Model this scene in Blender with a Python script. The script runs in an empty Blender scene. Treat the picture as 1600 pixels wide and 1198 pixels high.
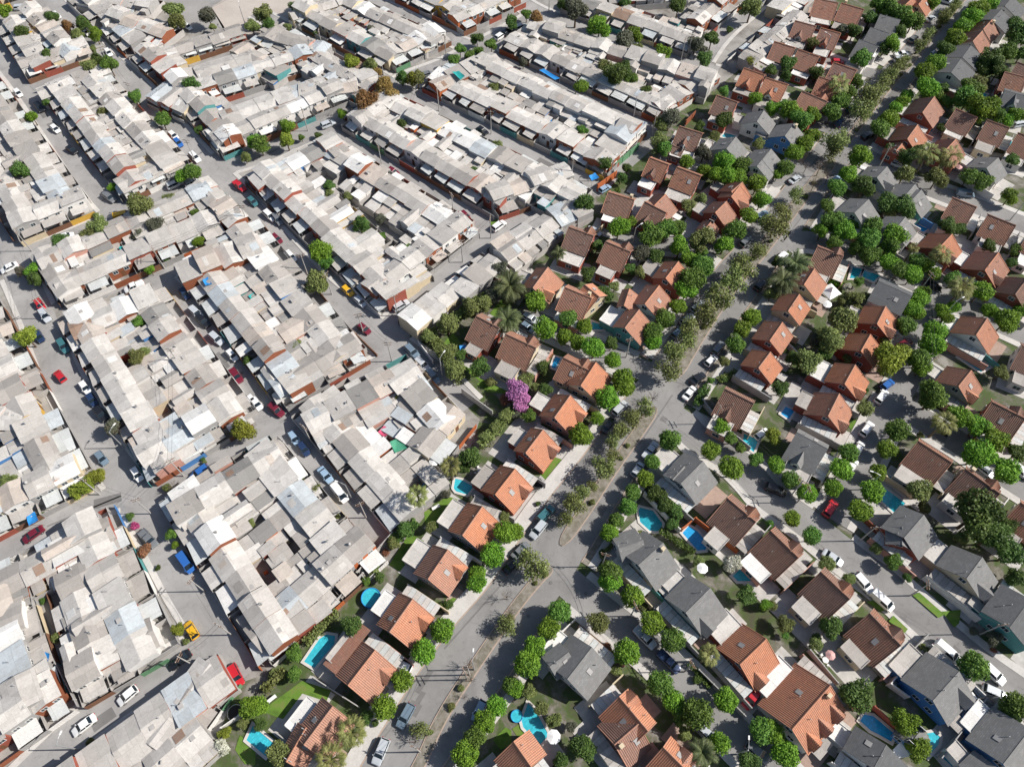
import bpy, math, random
from mathutils import Vector, Matrix
R=math.radians
random.seed(7)
sc=bpy.context.scene
# ------------------------------------------------------------ camera, sky, sun
CH=148.0; PITCH=58.5; FP=1150.0
cam=bpy.data.cameras.new('camera'); co=bpy.data.objects.new('camera',cam); sc.collection.objects.link(co)
co.location=(0,0,CH); co.rotation_euler=(R(90-PITCH),0,0)
cam.sensor_width=36; cam.lens=FP/1600*36; cam.clip_end=6000; cam.clip_start=1
sc.camera=co
SUN_EL=40.0; SUN_AZ=1.0      # azimuth measured from +x towards +y, where the sun stands
w=bpy.data.worlds.new("World"); sc.world=w; w.use_nodes=True
nt=w.node_tree; bg=nt.nodes['Background']
sky=nt.nodes.new('ShaderNodeTexSky'); sky.sky_type='NISHITA'; sky.sun_disc=False
sky.sun_elevation=R(SUN_EL); sky.sun_rotation=R(90-SUN_AZ); sky.air_density=1.0; sky.dust_density=1.2
nt.links.new(sky.outputs[0],bg.inputs[0]); bg.inputs[1].default_value=0.076
sl=bpy.data.lights.new('sun','SUN'); so=bpy.data.objects.new('sun',sl); sc.collection.objects.link(so)
sl.energy=5.0; sl.angle=R(0.53); sl.color=(1.0,0.95,0.88)
sd=Vector((math.cos(R(SUN_EL))*math.cos(R(SUN_AZ)),math.cos(R(SUN_EL))*math.sin(R(SUN_AZ)),math.sin(R(SUN_EL))))
so.rotation_euler=sd.to_track_quat('Z','Y').to_euler()
sc.view_settings.view_transform='Standard'; sc.view_settings.look='None'; sc.view_settings.exposure=0.38; sc.view_settings.gamma=1
sc.render.engine='CYCLES'
try:
    sc.cycles.max_bounces=5; sc.cycles.diffuse_bounces=2; sc.cycles.glossy_bounces=2; sc.cycles.transmission_bounces=2
except Exception: pass
# ------------------------------------------------------------ survey: a plan point read off the photograph, at height z
SP,CP=math.sin(R(PITCH)),math.cos(R(PITCH))
def P(x,y,z=0.0):
    u=(x-800)/FP; v=(y-599)/FP
    d=(u,CP-v*SP,-SP-v*CP); k=(CH-z)/-d[2]
    return Vector((d[0]*k,d[1]*k,z))
def px_of(p):
    dz=p.z-CH; depth=p.y*CP-dz*SP; up=p.y*SP+dz*CP
    return 800+FP*p.x/depth, 599-FP*up/depth
def T(t,x,y): return (t%4*400+x/4,(0,300,600,898)[t//4]+y/4)
def TP(t,x,y,z=0.0): return P(*T(t,x,y),z)
# ------------------------------------------------------------ materials
def mat(name,rough=.8):
    m=bpy.data.materials.new(name); m.use_nodes=True; n=m.node_tree
    b=n.nodes['Principled BSDF']; b.inputs['Roughness'].default_value=rough; b.inputs['Specular IOR Level'].default_value=.3
    return m,n,b
def N(n,t,**k):
    o=n.nodes.new(t)
    for a,v in k.items(): setattr(o,a,v)
    return o
def coords(n,kind='Object'): return N(n,'ShaderNodeTexCoord').outputs[kind]
def noise(n,vec,scale,detail=4,rough=.6,rand=False,dist=0):
    t=N(n,'ShaderNodeTexNoise'); t.inputs['Scale'].default_value=scale; t.inputs['Detail'].default_value=detail; t.inputs['Roughness'].default_value=rough; t.inputs['Distortion'].default_value=dist
    if rand:
        oi=N(n,'ShaderNodeObjectInfo'); mm=N(n,'ShaderNodeMath',operation='MULTIPLY'); mm.inputs[1].default_value=97.
        n.links.new(oi.outputs['Random'],mm.inputs[0]); ad=N(n,'ShaderNodeVectorMath',operation='ADD')
        n.links.new(vec,ad.inputs[0]); n.links.new(mm.outputs[0],ad.inputs[1]); vec=ad.outputs[0]
    n.links.new(vec,t.inputs['Vector']); return t.outputs['Fac']
def ramp(n,fac,stops):
    r=N(n,'ShaderNodeValToRGB'); e=r.color_ramp.elements
    while len(e)<len(stops): e.new(.5)
    for i,(p,c) in enumerate(stops): e[i].position=p; e[i].color=(*c,1)
    n.links.new(fac,r.inputs[0]); return r.outputs[0]
def mix(n,fac,a,b,bt='MIX'):
    m=N(n,'ShaderNodeMix',data_type='RGBA',blend_type=bt); 
    if isinstance(fac,(int,float)): m.inputs[0].default_value=fac
    else: n.links.new(fac,m.inputs[0])
    for s,v in ((6,a),(7,b)):
        if isinstance(v,tuple): m.inputs[s].default_value=(*v,1)
        else: n.links.new(v,m.inputs[s])
    return m.outputs[2]
def bump(n,b,h,strength=.4,dist=.05):
    bp=N(n,'ShaderNodeBump'); bp.inputs['Strength'].default_value=strength; bp.inputs['Distance'].default_value=dist
    n.links.new(h,bp.inputs['Height']); n.links.new(bp.outputs[0],b.inputs['Normal'])
def sc3(c,k): return tuple(min(1,max(0,x*k)) for x in c)
def m_sheet(name,c,rust=.12,dirt=.5,rough=.65):
    """corrugated roofing sheets: panels of slightly different tone, ribs, stains and rust"""
    m,n,b=mat(name,rough); v=coords(n)
    br=N(n,'ShaderNodeTexBrick'); br.offset=.37; br.inputs['Scale'].default_value=1; br.inputs['Mortar Size'].default_value=.018
    br.inputs['Brick Width'].default_value=2.3; br.inputs['Row Height'].default_value=4.3; br.inputs['Bias'].default_value=0
    br.inputs['Color1'].default_value=(*sc3(c,.86),1); br.inputs['Color2'].default_value=(*sc3(c,1.09),1); br.inputs['Mortar'].default_value=(*sc3(c,.6),1)
    oi=N(n,'ShaderNodeObjectInfo'); mm=N(n,'ShaderNodeMath',operation='MULTIPLY'); mm.inputs[1].default_value=53.
    n.links.new(oi.outputs['Random'],mm.inputs[0]); ad=N(n,'ShaderNodeVectorMath',operation='ADD'); n.links.new(v,ad.inputs[0]); n.links.new(mm.outputs[0],ad.inputs[1])
    n.links.new(ad.outputs[0],br.inputs['Vector'])
    col=mix(n,ramp(n,noise(n,v,.55,6,.68,True),[(.42,(0,0,0)),(.66,(1,1,1))]),br.outputs['Color'],sc3((.34,.31,.28),.9))
    mm2=N(n,'ShaderNodeMath',operation='MULTIPLY'); mm2.inputs[1].default_value=dirt
    col=mix(n,dirt*.42,br.outputs['Color'],col)
    col=mix(n,ramp(n,noise(n,v,3.2,5,.7,True),[(.33,(0,0,0)),(.58,(1,1,1))]),sc3c(n,col,.84),col)
    rm=ramp(n,noise(n,v,.9,5,.75,True,1.5),[(.70-rust*.5,(0,0,0)),(.84-rust*.4,(1,1,1))])
    rs=N(n,'ShaderNodeMath',operation='MULTIPLY'); rs.inputs[1].default_value=.42; n.links.new(rm,rs.inputs[0])
    col=mix(n,rs.outputs[0],col,(.27,.15,.09))
    n.links.new(col,b.inputs['Base Color'])
    wv=N(n,'ShaderNodeTexWave',wave_type='BANDS',bands_direction='X'); wv.inputs['Scale'].default_value=3.2; n.links.new(v,wv.inputs['Vector'])
    bump(n,b,wv.outputs['Fac'],.55,.06); return m
def sc3c(n,col,k): return mix(n,1.0,col,(k,k,k),'MULTIPLY')
def m_tile(name,c1,c2,c3):
    m,n,b=mat(name,.75); v=coords(n)
    br=N(n,'ShaderNodeTexBrick'); br.offset=0; br.inputs['Scale'].default_value=1; br.inputs['Mortar Size'].default_value=.02
    br.inputs['Brick Width'].default_value=.42; br.inputs['Row Height'].default_value=.36
    br.inputs['Color1'].default_value=(*c1,1); br.inputs['Color2'].default_value=(*c2,1); br.inputs['Mortar'].default_value=(*sc3(c2,.4),1)
    n.links.new(v,br.inputs['Vector'])
    col=mix(n,ramp(n,noise(n,v,.8,5,.7,True),[(.4,(0,0,0)),(.7,(1,1,1))]),br.outputs['Color'],c3)
    col=mix(n,ramp(n,noise(n,v,5,4,.7,True),[(.3,(0,0,0)),(.6,(1,1,1))]),sc3c(n,col,.7),col)
    oi=N(n,'ShaderNodeObjectInfo'); hs=N(n,'ShaderNodeHueSaturation'); n.links.new(col,hs.inputs['Color'])
    for k,(a,z) in {'Value':(.82,1.12),'Saturation':(.8,1.05)}.items():
        mr=N(n,'ShaderNodeMapRange'); mr.inputs[3].default_value=a; mr.inputs[4].default_value=z; n.links.new(oi.outputs['Random'],mr.inputs[0]); n.links.new(mr.outputs[0],hs.inputs[k])
    n.links.new(hs.outputs[0],b.inputs['Base Color']); return m
def m_paint(name,c,rough=.8,var=.25,scale=1.2):
    m,n,b=mat(name,rough); v=coords(n)
    col=mix(n,ramp(n,noise(n,v,scale,6,.7,True),[(.3,(0,0,0)),(.75,(1,1,1))]),c,sc3(c,1-var))
    n.links.new(col,b.inputs['Base Color']); return m
def m_plain(name,c,rough=.4,metal=0,coat=0):
    m,n,b=mat(name,rough); b.inputs['Base Color'].default_value=(*c,1); b.inputs['Metallic'].default_value=metal; b.inputs['Coat Weight'].default_value=coat
    b.inputs['Specular IOR Level'].default_value=.5; return m
def m_leaf(name,a,c,sc=1.6):
    m,n,b=mat(name,.6); v=coords(n)
    f=noise(n,v,sc,3,.6,True)
    g=N(n,'ShaderNodeNewGeometry'); ad=N(n,'ShaderNodeMath',operation='MULTIPLY_ADD'); ad.inputs[1].default_value=.3
    n.links.new(g.outputs['Random Per Island'],ad.inputs[0]); n.links.new(f,ad.inputs[2])
    col=ramp(n,ad.outputs[0],[(.38,a),(.88,c)])
    oi=N(n,'ShaderNodeObjectInfo'); hs=N(n,'ShaderNodeHueSaturation')
    mr=N(n,'ShaderNodeMapRange'); mr.inputs[3].default_value=.465; mr.inputs[4].default_value=.506; n.links.new(oi.outputs['Random'],mr.inputs[0]); n.links.new(mr.outputs[0],hs.inputs['Hue'])
    mr2=N(n,'ShaderNodeMapRange'); mr2.inputs[3].default_value=.78; mr2.inputs[4].default_value=1.2; n.links.new(oi.outputs['Random'],mr2.inputs[0]); n.links.new(mr2.outputs[0],hs.inputs['Value'])
    n.links.new(col,hs.inputs['Color'])
    tr=N(n,'ShaderNodeBsdfTranslucent'); ms=N(n,'ShaderNodeMixShader'); ms.inputs[0].default_value=.28
    n.links.new(hs.outputs[0],b.inputs['Base Color']); n.links.new(hs.outputs[0],tr.inputs['Color'])
    n.links.new(b.outputs[0],ms.inputs[1]); n.links.new(tr.outputs[0],ms.inputs[2]); n.links.new(ms.outputs[0],n.nodes['Material Output'].inputs[0]); return m
def m_ground(name,stops,scale=.12,fine=2.5,rough=.9):
    m,n,b=mat(name,rough); v=coords(n)
    col=ramp(n,noise(n,v,scale,8,.65,False,.4),stops)
    col=mix(n,ramp(n,noise(n,v,fine,6,.75),[(.3,(0,0,0)),(.65,(1,1,1))]),sc3c(n,col,.8),col)
    n.links.new(col,b.inputs['Base Color']); bump(n,b,noise(n,v,3,5),.25,.05); return m
def m_asphalt(name,c):
    m,n,b=mat(name,.9); v=coords(n)
    col=ramp(n,noise(n,v,.09,7,.62,False,.6),[(.3,sc3(c,.75)),(.5,c),(.72,sc3(c,1.22))])
    col=mix(n,ramp(n,noise(n,v,.5,5,.7,False,1.2),[(.55,(0,0,0)),(.68,(1,1,1))]),col,sc3c(n,col,.82))
    vo=N(n,'ShaderNodeTexVoronoi',feature='DISTANCE_TO_EDGE'); vo.inputs['Scale'].default_value=.22; 
    ds=N(n,'ShaderNodeVectorMath',operation='ADD'); nn=N(n,'ShaderNodeTexNoise'); nn.inputs['Scale'].default_value=.6; n.links.new(v,nn.inputs['Vector']); n.links.new(v,ds.inputs[0]); n.links.new(nn.outputs['Color'],ds.inputs[1]); n.links.new(ds.outputs[0],vo.inputs['Vector'])
    col=mix(n,ramp(n,vo.outputs['Distance'],[(.0,(1,1,1)),(.008,(0,0,0))]),col,sc3c(n,col,.82))
    col=mix(n,ramp(n,noise(n,v,6,4,.8),[(.3,(0,0,0)),(.7,(1,1,1))]),sc3c(n,col,.88),col)
    n.links.new(col,b.inputs['Base Color']); return m
M={}
SHEETS={'grey':(.415,.385,.355),'pale grey':(.53,.50,.465),'white':(.80,.785,.755),'off-white':(.64,.61,.57),'blue-grey':(.53,.575,.60),'dark grey':(.30,.29,.275),'beige':(.56,.49,.43),'rusty brown':(.33,.22,.16)}
for k,c in SHEETS.items(): M['sh_'+k]=m_sheet('roof_sheet_'+k.replace(' ','_').replace('-','_'),c,{'rusty brown':.35,'white':.02,'beige':.2}.get(k,.1),{'white':.3}.get(k,.7))
M['tile_orange']=m_tile('terracotta_tiles',(.58,.265,.155),(.50,.22,.13),(.40,.20,.13))
M['tile_shaded']=m_tile('shade_browned_tiles',(.37,.185,.12),(.29,.145,.10),(.24,.14,.10))  # same terracotta tile, with the dimness of the slope away from sun in its colour
M['tile_red']=m_tile('faded_red_tiles',(.44,.21,.14),(.36,.165,.11),(.30,.17,.12))
def m_shingle(name,c):
    m,n,b=mat(name,.85); v=coords(n)
    br=N(n,'ShaderNodeTexBrick'); br.inputs['Scale'].default_value=1; br.inputs['Mortar Size'].default_value=.012; br.inputs['Brick Width'].default_value=.6; br.inputs['Row Height'].default_value=.25
    br.inputs['Color1'].default_value=(*sc3(c,.85),1); br.inputs['Color2'].default_value=(*sc3(c,1.12),1); br.inputs['Mortar'].default_value=(*sc3(c,.5),1); n.links.new(v,br.inputs['Vector'])
    col=mix(n,ramp(n,noise(n,v,.7,5,.7,True),[(.4,(0,0,0)),(.7,(1,1,1))]),br.outputs['Color'],sc3(c,.8)); n.links.new(col,b.inputs['Base Color']); return m
M['shingle']=m_shingle('grey_shingle',(.195,.193,.19)); M['shingle_dark']=m_shingle('dark_grey_shingle',(.115,.118,.122))
WALLC={'orange':(.46,.13,.045),'brick red':(.32,.09,.06),'brown':(.20,.10,.06),'white':(.72,.70,.67),'cream':(.62,.52,.36),'pink':(.55,.30,.24),'grey':(.36,.35,.34),'teal':(.10,.30,.30),'yellow':(.62,.38,.07),'blue':(.08,.22,.48),'green':(.12,.26,.14),'rust':(.27,.09,.045)}
for k,c in WALLC.items(): M['w_'+k]=m_paint('wall_'+k.replace(' ','_'),c)
M['glass']=m_plain('window_glass',(.03,.045,.06),.12); M['frame']=m_plain('white_frame',(.7,.7,.68),.5)
M['door']=m_paint('wood_door',(.18,.08,.04),.6)
M['poly']=m_sheet('polycarbonate_sheet',(.62,.64,.63),.0,.3,.4)
M['concrete']=m_paint('concrete',(.44,.42,.40),.9,.3,.5)
M['concrete2']=m_paint('pale_paving',(.52,.50,.47),.9,.35,.6); M['paver']=m_paint('reddish_pavers',(.40,.29,.24),.9,.3,1.5)
M['bark']=m_paint('bark',(.14,.10,.07),.9,.4,3); M['palmbark']=m_paint('palm_bark',(.22,.17,.12),.9,.4,4)
M['leaf_street']=m_leaf('bright_green_leaves',(.05,.14,.014),(.20,.39,.035))
M['leaf_mid']=m_leaf('mid_green_leaves',(.045,.12,.02),(.15,.30,.05))
M['leaf_dark']=m_leaf('dark_green_leaves',(.035,.08,.018),(.115,.21,.045))
M['leaf_olive']=m_leaf('olive_leaves',(.085,.12,.035),(.25,.31,.10))
M['leaf_lime']=m_leaf('yellow_green_leaves',(.10,.15,.015),(.30,.36,.05))
M['leaf_autumn']=m_leaf('autumn_leaves',(.16,.10,.03),(.38,.27,.09))
M['leaf_grey']=m_leaf('grey_green_leaves',(.06,.07,.05),(.17,.18,.12))
M['leaf_purple']=m_leaf('purple_flowers',(.36,.11,.27),(.72,.34,.58)); M['leaf_white']=m_leaf('white_blossom',(.30,.32,.2),(.75,.75,.66))
M['leaf_pink']=m_leaf('pink_flowers',(.4,.05,.12),(.65,.12,.22)); M['leaf_russet']=m_leaf('russet_leaves',(.18,.10,.05),(.38,.19,.10))
M['leaf_palm']=m_leaf('palm_fronds',(.10,.13,.035),(.30,.33,.11)); M['leaf_date']=m_leaf('date_palm_fronds',(.04,.065,.025),(.15,.19,.075))
M['twig']=m_paint('bare_twigs',(.16,.12,.10),.9,.3,2)
M['soil']=m_ground('garden_soil',[(.3,(.08,.07,.05)),(.46,(.07,.105,.03)),(.56,(.15,.14,.11)),(.68,(.29,.275,.25))],.18)
M['lot']=m_ground('concrete_yard',[(.3,(.17,.155,.14)),(.5,(.29,.275,.255)),(.7,(.40,.385,.36))],.2)
M['lawn']=m_ground('lawn_grass',[(.3,(.07,.13,.02)),(.5,(.12,.22,.03)),(.72,(.18,.19,.06))],.5,5)
M['median']=m_ground('dry_earth',[(.3,(.12,.115,.08)),(.48,(.21,.19,.155)),(.7,(.31,.285,.25))],.9,5)
M['sand']=m_ground('sand',[(.3,(.42,.37,.33)),(.7,(.52,.47,.42))],.08,2); M['court']=m_ground('grey_gravel',[(.3,(.27,.26,.25)),(.7,(.36,.345,.33))],.08,2)
M['asphalt']=m_asphalt('grey_asphalt',(.315,.305,.297)); M['avenue']=m_asphalt('dark_asphalt',(.245,.238,.232))
M['pave']=m_ground('pavement',[(.3,(.47,.45,.425)),(.7,(.60,.58,.55))],.3,3); M['kerb']=m_paint('kerb_stone',(.42,.33,.27),.9,.3,.8)
M['patch']=m_asphalt('tar_patch',(.175,.17,.167)); M['paint']=m_paint('road_paint',(.6,.6,.57),.8,.5,2)
M['tyre']=m_plain('rubber',(.02,.02,.02),.8); M['rim']=m_plain('alloy',(.5,.5,.5),.3,.8); M['lamp_red']=m_plain('tail_lens',(.35,.01,.01),.2); M['lamp_clear']=m_plain('head_lens',(.8,.8,.8),.1); M['carglass']=m_plain('tinted_glass',(.012,.02,.028),.08)
CARC={'white':(.80,.80,.79),'silver':(.50,.53,.56),'grey':(.17,.18,.19),'black':(.015,.016,.02),'navy':(.02,.04,.10),'blue':(.03,.13,.42),'light blue':(.30,.42,.55),'maroon':(.16,.015,.03),'red':(.50,.02,.03),'teal':(.05,.16,.18),'yellow':(.75,.42,.02),'blue-grey':(.16,.22,.28)}
for k,c in CARC.items(): M['car_'+k]=m_plain('car_paint_'+k.replace(' ','_').replace('-','_'),c,.3,.1,.6)
def m_water(name,c):
    m,n,b=mat(name,.08); v=coords(n)
    f=noise(n,v,2.2,3,.6); col=ramp(n,f,[(.35,sc3(c,.8)),(.62,c),(.72,sc3(c,1.35))]); n.links.new(col,b.inputs['Base Color']); bump(n,b,noise(n,v,2.5,2),.15,.05); b.inputs['Specular IOR Level'].default_value=.5; return m
M['pool_turq']=m_water('turquoise_pool_water',(.05,.46,.56)); M['pool_blue']=m_water('blue_pool_water',(.03,.33,.66)); M['pool_green']=m_water('green_pool_water',(.03,.12,.08)); M['pool_deep']=m_water('dim_pool_water',(.03,.33,.42))
M['coping']=m_paint('pool_coping',(.62,.58,.54),.8,.2,1)
M['canvas']=m_plain('white_canvas',(.82,.82,.80),.8)
for k,c in {'blue':(.03,.25,.62),'teal':(.03,.33,.32),'pink':(.55,.08,.16),'green':(.08,.33,.2),'rose':(.6,.35,.33),'brown':(.22,.10,.07)}.items(): M['tarp_'+k]=m_paint('tarpaulin_'+k,c,.6,.25,1.5)
M['pole']=m_paint('concrete_pole',(.40,.385,.365),.9,.2,2); M['steel']=m_plain('galvanised_steel',(.45,.46,.47),.45,.5); M['wire']=m_plain('black_cable',(.03,.03,.03),.7); M['wood']=m_paint('weathered_wood',(.24,.15,.10),.9,.3,2)
# ------------------------------------------------------------ mesh helpers
class MB:
    def __init__(s): s.v=[]; s.f=[]; s.mi=[]
    def add(s,vs,fs,mi=0):
        o=len(s.v); s.v+= [tuple(v) for v in vs]; s.f+=[tuple(i+o for i in f) for f in fs]; s.mi+=[mi]*len(fs)
    def box(s,x0,x1,y0,y1,z0,z1,mi=0):
        s.add([(x0,y0,z0),(x1,y0,z0),(x1,y1,z0),(x0,y1,z0),(x0,y0,z1),(x1,y0,z1),(x1,y1,z1),(x0,y1,z1)],[(3,2,1,0),(4,5,6,7),(0,1,5,4),(1,2,6,5),(2,3,7,6),(3,0,4,7)],mi)
    def slab(s,q,t,mi=0):
        """quad q (4 points, ccw seen from above) thickened downwards by t"""
        q=[Vector(p) for p in q]; b=[p-Vector((0,0,t)) for p in q]
        s.add(q+b,[(0,1,2,3),(7,6,5,4),(0,4,5,1),(1,5,6,2),(2,6,7,3),(3,7,4,0)],mi)
    def prism(s,poly,z0,z1,mi=0):
        n=len(poly); s.add([(x,y,z0) for x,y in poly]+[(x,y,z1) for x,y in poly],[tuple(range(n-1,-1,-1)),tuple(range(n,2*n))]+[(i,(i+1)%n,(i+1)%n+n,i+n) for i in range(n)],mi)
    def tube(s,a,b,r0,r1,n=7,mi=0,cap=True):
        a=Vector(a); b=Vector(b); d=(b-a).normalized(); u=d.orthogonal().normalized(); v=d.cross(u)
        vs=[a+(u*math.cos(6.2832*i/n)+v*math.sin(6.2832*i/n))*r0 for i in range(n)]+[b+(u*math.cos(6.2832*i/n)+v*math.sin(6.2832*i/n))*r1 for i in range(n)]
        fs=[(i,(i+1)%n,(i+1)%n+n,i+n) for i in range(n)]
        if cap: fs+=[tuple(range(n-1,-1,-1)),tuple(range(n,2*n))]
        s.add(vs,fs,mi)
    def mesh(s,name,mats,smooth=False):
        m=bpy.data.meshes.new(name); m.from_pydata(s.v,[],s.f)
        for k in (mats if isinstance(mats,(list,tuple)) else [mats]): m.materials.append(M[k] if isinstance(k,str) else k)
        if any(s.mi): m.polygons.foreach_set('material_index',s.mi)
        if smooth: m.polygons.foreach_set('use_smooth',[True]*len(m.polygons))
        m.update(); return m
    def build(s,name,mats,parent=None,smooth=False):
        return link(name,s.mesh(name,mats,smooth),parent)
COL=sc.collection
def link(name,data,parent=None):
    o=bpy.data.objects.new(name,data); COL.objects.link(o)
    if parent: o.parent=parent
    return o
THINGS=[]
def thing(name,look,cat,loc,rotz=0,group=None,scale=1,ob=None,exact=None):
    o=ob or link(name,None); o.location=loc; o.rotation_euler=(0,0,rotz)
    if scale!=1: o.scale=(scale,)*3
    o['category']=cat
    if group: o['group']=group
    THINGS.append([o,look,px_of(Vector(loc)),exact]); return o
def structure(o): o['kind']='structure'; return o
def copy_tree(o,parent=None):
    c=o.copy(); COL.objects.link(c); c.parent=parent
    for ch in o.children: copy_tree(ch,c)
    return c
# ------------------------------------------------------------ ground, roads, pavements
def poly_sheet(name,pts,z,m):
    mb=MB(); mb.add([(p[0],p[1],z) for p in pts],[tuple(range(len(pts)))]); o=mb.build(name,m)
    import bmesh
    bm=bmesh.new(); bm.from_mesh(o.data); bmesh.ops.triangulate(bm,faces=bm.faces); bmesh.ops.recalc_face_normals(bm,faces=bm.faces)
    for f in bm.faces:
        if f.normal.z<0: f.normal_flip()
    bm.to_mesh(o.data); bm.free(); return structure(o)
poly_sheet('ground',[(-3000,-3000),(3000,-3000),(3000,3000),(-3000,3000)],0,'lot')
bound=[(250,1300),(340,1150),(372,1068),(415,1052),(530,950),(600,885),(665,805),(735,700),(750,655),(690,600),(660,560),(640,525),(705,480),(745,455),(800,425),(830,400),(880,350),(940,300),(1020,222),(1040,190),(1130,130),(1190,80),(1260,30),(1290,0),(1330,-60),(2000,-60),(2300,1300)]
poly_sheet('garden_ground',[P(*p) for p in bound],.004,'soil')
def resample(pts,step):
    out=[pts[0].copy()]
    for a,b in zip(pts,pts[1:]):
        n=max(1,int(round((b-a).length/step)))
        for i in range(1,n+1): out.append(a.lerp(b,i/n))
    return out
def smooth_line(pts,it=2):
    for _ in range(it):
        q=[pts[0]]
        for a,b in zip(pts,pts[1:]): q+= [a.lerp(b,.25),a.lerp(b,.75)]
        q.append(pts[-1]); pts=q
    return pts
def strip_from(L,Rr,z,name,m,top=None):
    mb=MB(); n=len(L)
    if top is None:
        mb.add([(p.x,p.y,z) for p in L]+[(p.x,p.y,z) for p in Rr],[(i+n,i+1+n,i+1,i) for i in range(n-1)])
    else:
        mb.add([(p.x,p.y,top) for p in L]+[(p.x,p.y,top) for p in Rr]+[(p.x,p.y,z) for p in L]+[(p.x,p.y,z) for p in Rr],
            [(i+n,i+1+n,i+1,i) for i in range(n-1)]+[(i,i+1,i+1+2*n,i+2*n) for i in range(n-1)]+[(i+1+n,i+n,i+3*n,i+1+3*n) for i in range(n-1)]+[(0,n,3*n,2*n),(n-1,3*n-1,4*n-1,2*n-1)])
    o=mb.build(name,m)
    import bmesh
    bm=bmesh.new(); bm.from_mesh(o.data); bmesh.ops.recalc_face_normals(bm,faces=bm.faces)
    if top is None:
        for f in bm.faces:
            if f.normal.z<0: f.normal_flip()
    bm.to_mesh(o.data); bm.free()
    return structure(o)
def offset(pts,d):
    out=[]
    for i,p in enumerate(pts):
        a=pts[max(0,i-1)]; b=pts[min(len(pts)-1,i+1)]; t=(b-a).normalized(); out.append(p+Vector((-t.y,t.x,0))*d)
    return out
ROADS=[]
def road(pts,wd,m='asphalt',name='street',walk=1.2):
    l=resample(smooth_line([P(*p) for p in pts]),3); z=.008+.004*len(ROADS)
    strip_from(offset(l,wd/2),offset(l,-wd/2),z,name,m); ROADS.append((l,wd,walk)); return l
LS=[ # streets among the terraces
 ([(-60,-20),(0,85),(45,140),(95,215),(150,295),(188,335)],6.5),
 ([(380,240),(330,262),(275,292),(215,325),(150,357),(50,397),(-40,425)],7),
 ([(330,262),(400,245),(470,213),(525,190),(560,170),(600,145),(640,125),(700,104),(750,76),(800,50),(835,30)],8),
 ([(-60,270),(-20,330),(10,385),(50,470),(78,540),(97,590),(130,650),(160,705),(222,785),(265,865),(300,930),(338,985),(375,1045)],7.5),
 ([(-40,880),(0,862),(70,828),(140,788),(215,768)],5.5),
 ([(225,775),(330,725),(400,690),(450,645),(500,622),(560,590),(618,560)],6),
 ([(20,1240),(70,1190),(130,1132),(200,1083),(290,1024),(350,1008),(385,1055)],6.5),
 ([(60,-20),(88,15),(145,82),(200,122),(255,190),(312,255),(365,300),(425,375),(495,455),(560,500),(612,540),(680,590),(728,640)],8),
 ([(225,435),(250,438),(290,482),(340,540),(380,592),(415,645),(440,672),(485,705),(530,765),(590,838)],6.5),
 ([(98,492),(190,455),(250,427),(300,405),(345,385)],5.5),
 ([(522,195),(600,252),(665,293),(712,325),(768,355)],5.5),
 ([(608,535),(618,500),(680,447),(745,395),(780,352),(830,325),(870,318)],6.5),
 ([(400,20),(437,40),(500,70),(560,103),(625,140),(687,172),(800,224),(862,257),(935,293),(945,300)],5.5),
 ([(560,-10),(600,10),(662,42),(710,64),(770,88),(825,108),(900,145),(960,174),(1018,202)],5.5),
 ([(790,-15),(830,18),(900,42),(960,62),(1030,85),(1080,104),(1120,115)],7),
 ([(1090,106),(1118,62),(1150,32),(1190,0),(1210,-30)],6),
 ([(928,303),(965,270),(1020,222)],3.5),
 ([(50,138),(112,110),(160,96)],3.5),([(265,122),(330,97),(400,72)],3),([(325,178),(400,152),(490,120)],3)]
for p,wd in LS: road(p,wd)
AL=[(540,1240),(583,1165),(622,1103),(662,1040),(715,972),(765,918),(812,845),(857,780),(915,710),(960,645),(1017,567),(1050,522),(1075,480),(1117,420),(1150,387),(1200,325),(1232,285),(1262,245),(1310,180),(1360,125),(1412,75),(1437,42),(1480,-8),(1510,-45)]
AR=[(660,1240),(690,1198),(725,1148),(770,1088),(800,1048),(862,948),(900,890),(935,835),(955,800),(1000,730),(1045,672),(1100,590),(1140,525),(1162,487),(1208,425),(1262,345),(1290,300),(1340,240),(1362,212),(1417,140),(1437,110),(1475,60),(1525,0),(1560,-45)]
def evenly(pts,n):
    d=[0]
    for a,b in zip(pts,pts[1:]): d.append(d[-1]+(b-a).length)
    out=[]
    for i in range(n):
        s=d[-1]*i/(n-1); j=0
        while j<len(d)-2 and d[j+1]<s: j+=1
        out.append(pts[j].lerp(pts[j+1],(s-d[j])/max(1e-6,d[j+1]-d[j])))
    return out
aL=evenly(smooth_line([P(*p) for p in AL]),120); aR=evenly(smooth_line([P(*p) for p in AR]),120)
strip_from(aL,aR,.10,'avenue','avenue')
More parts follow.
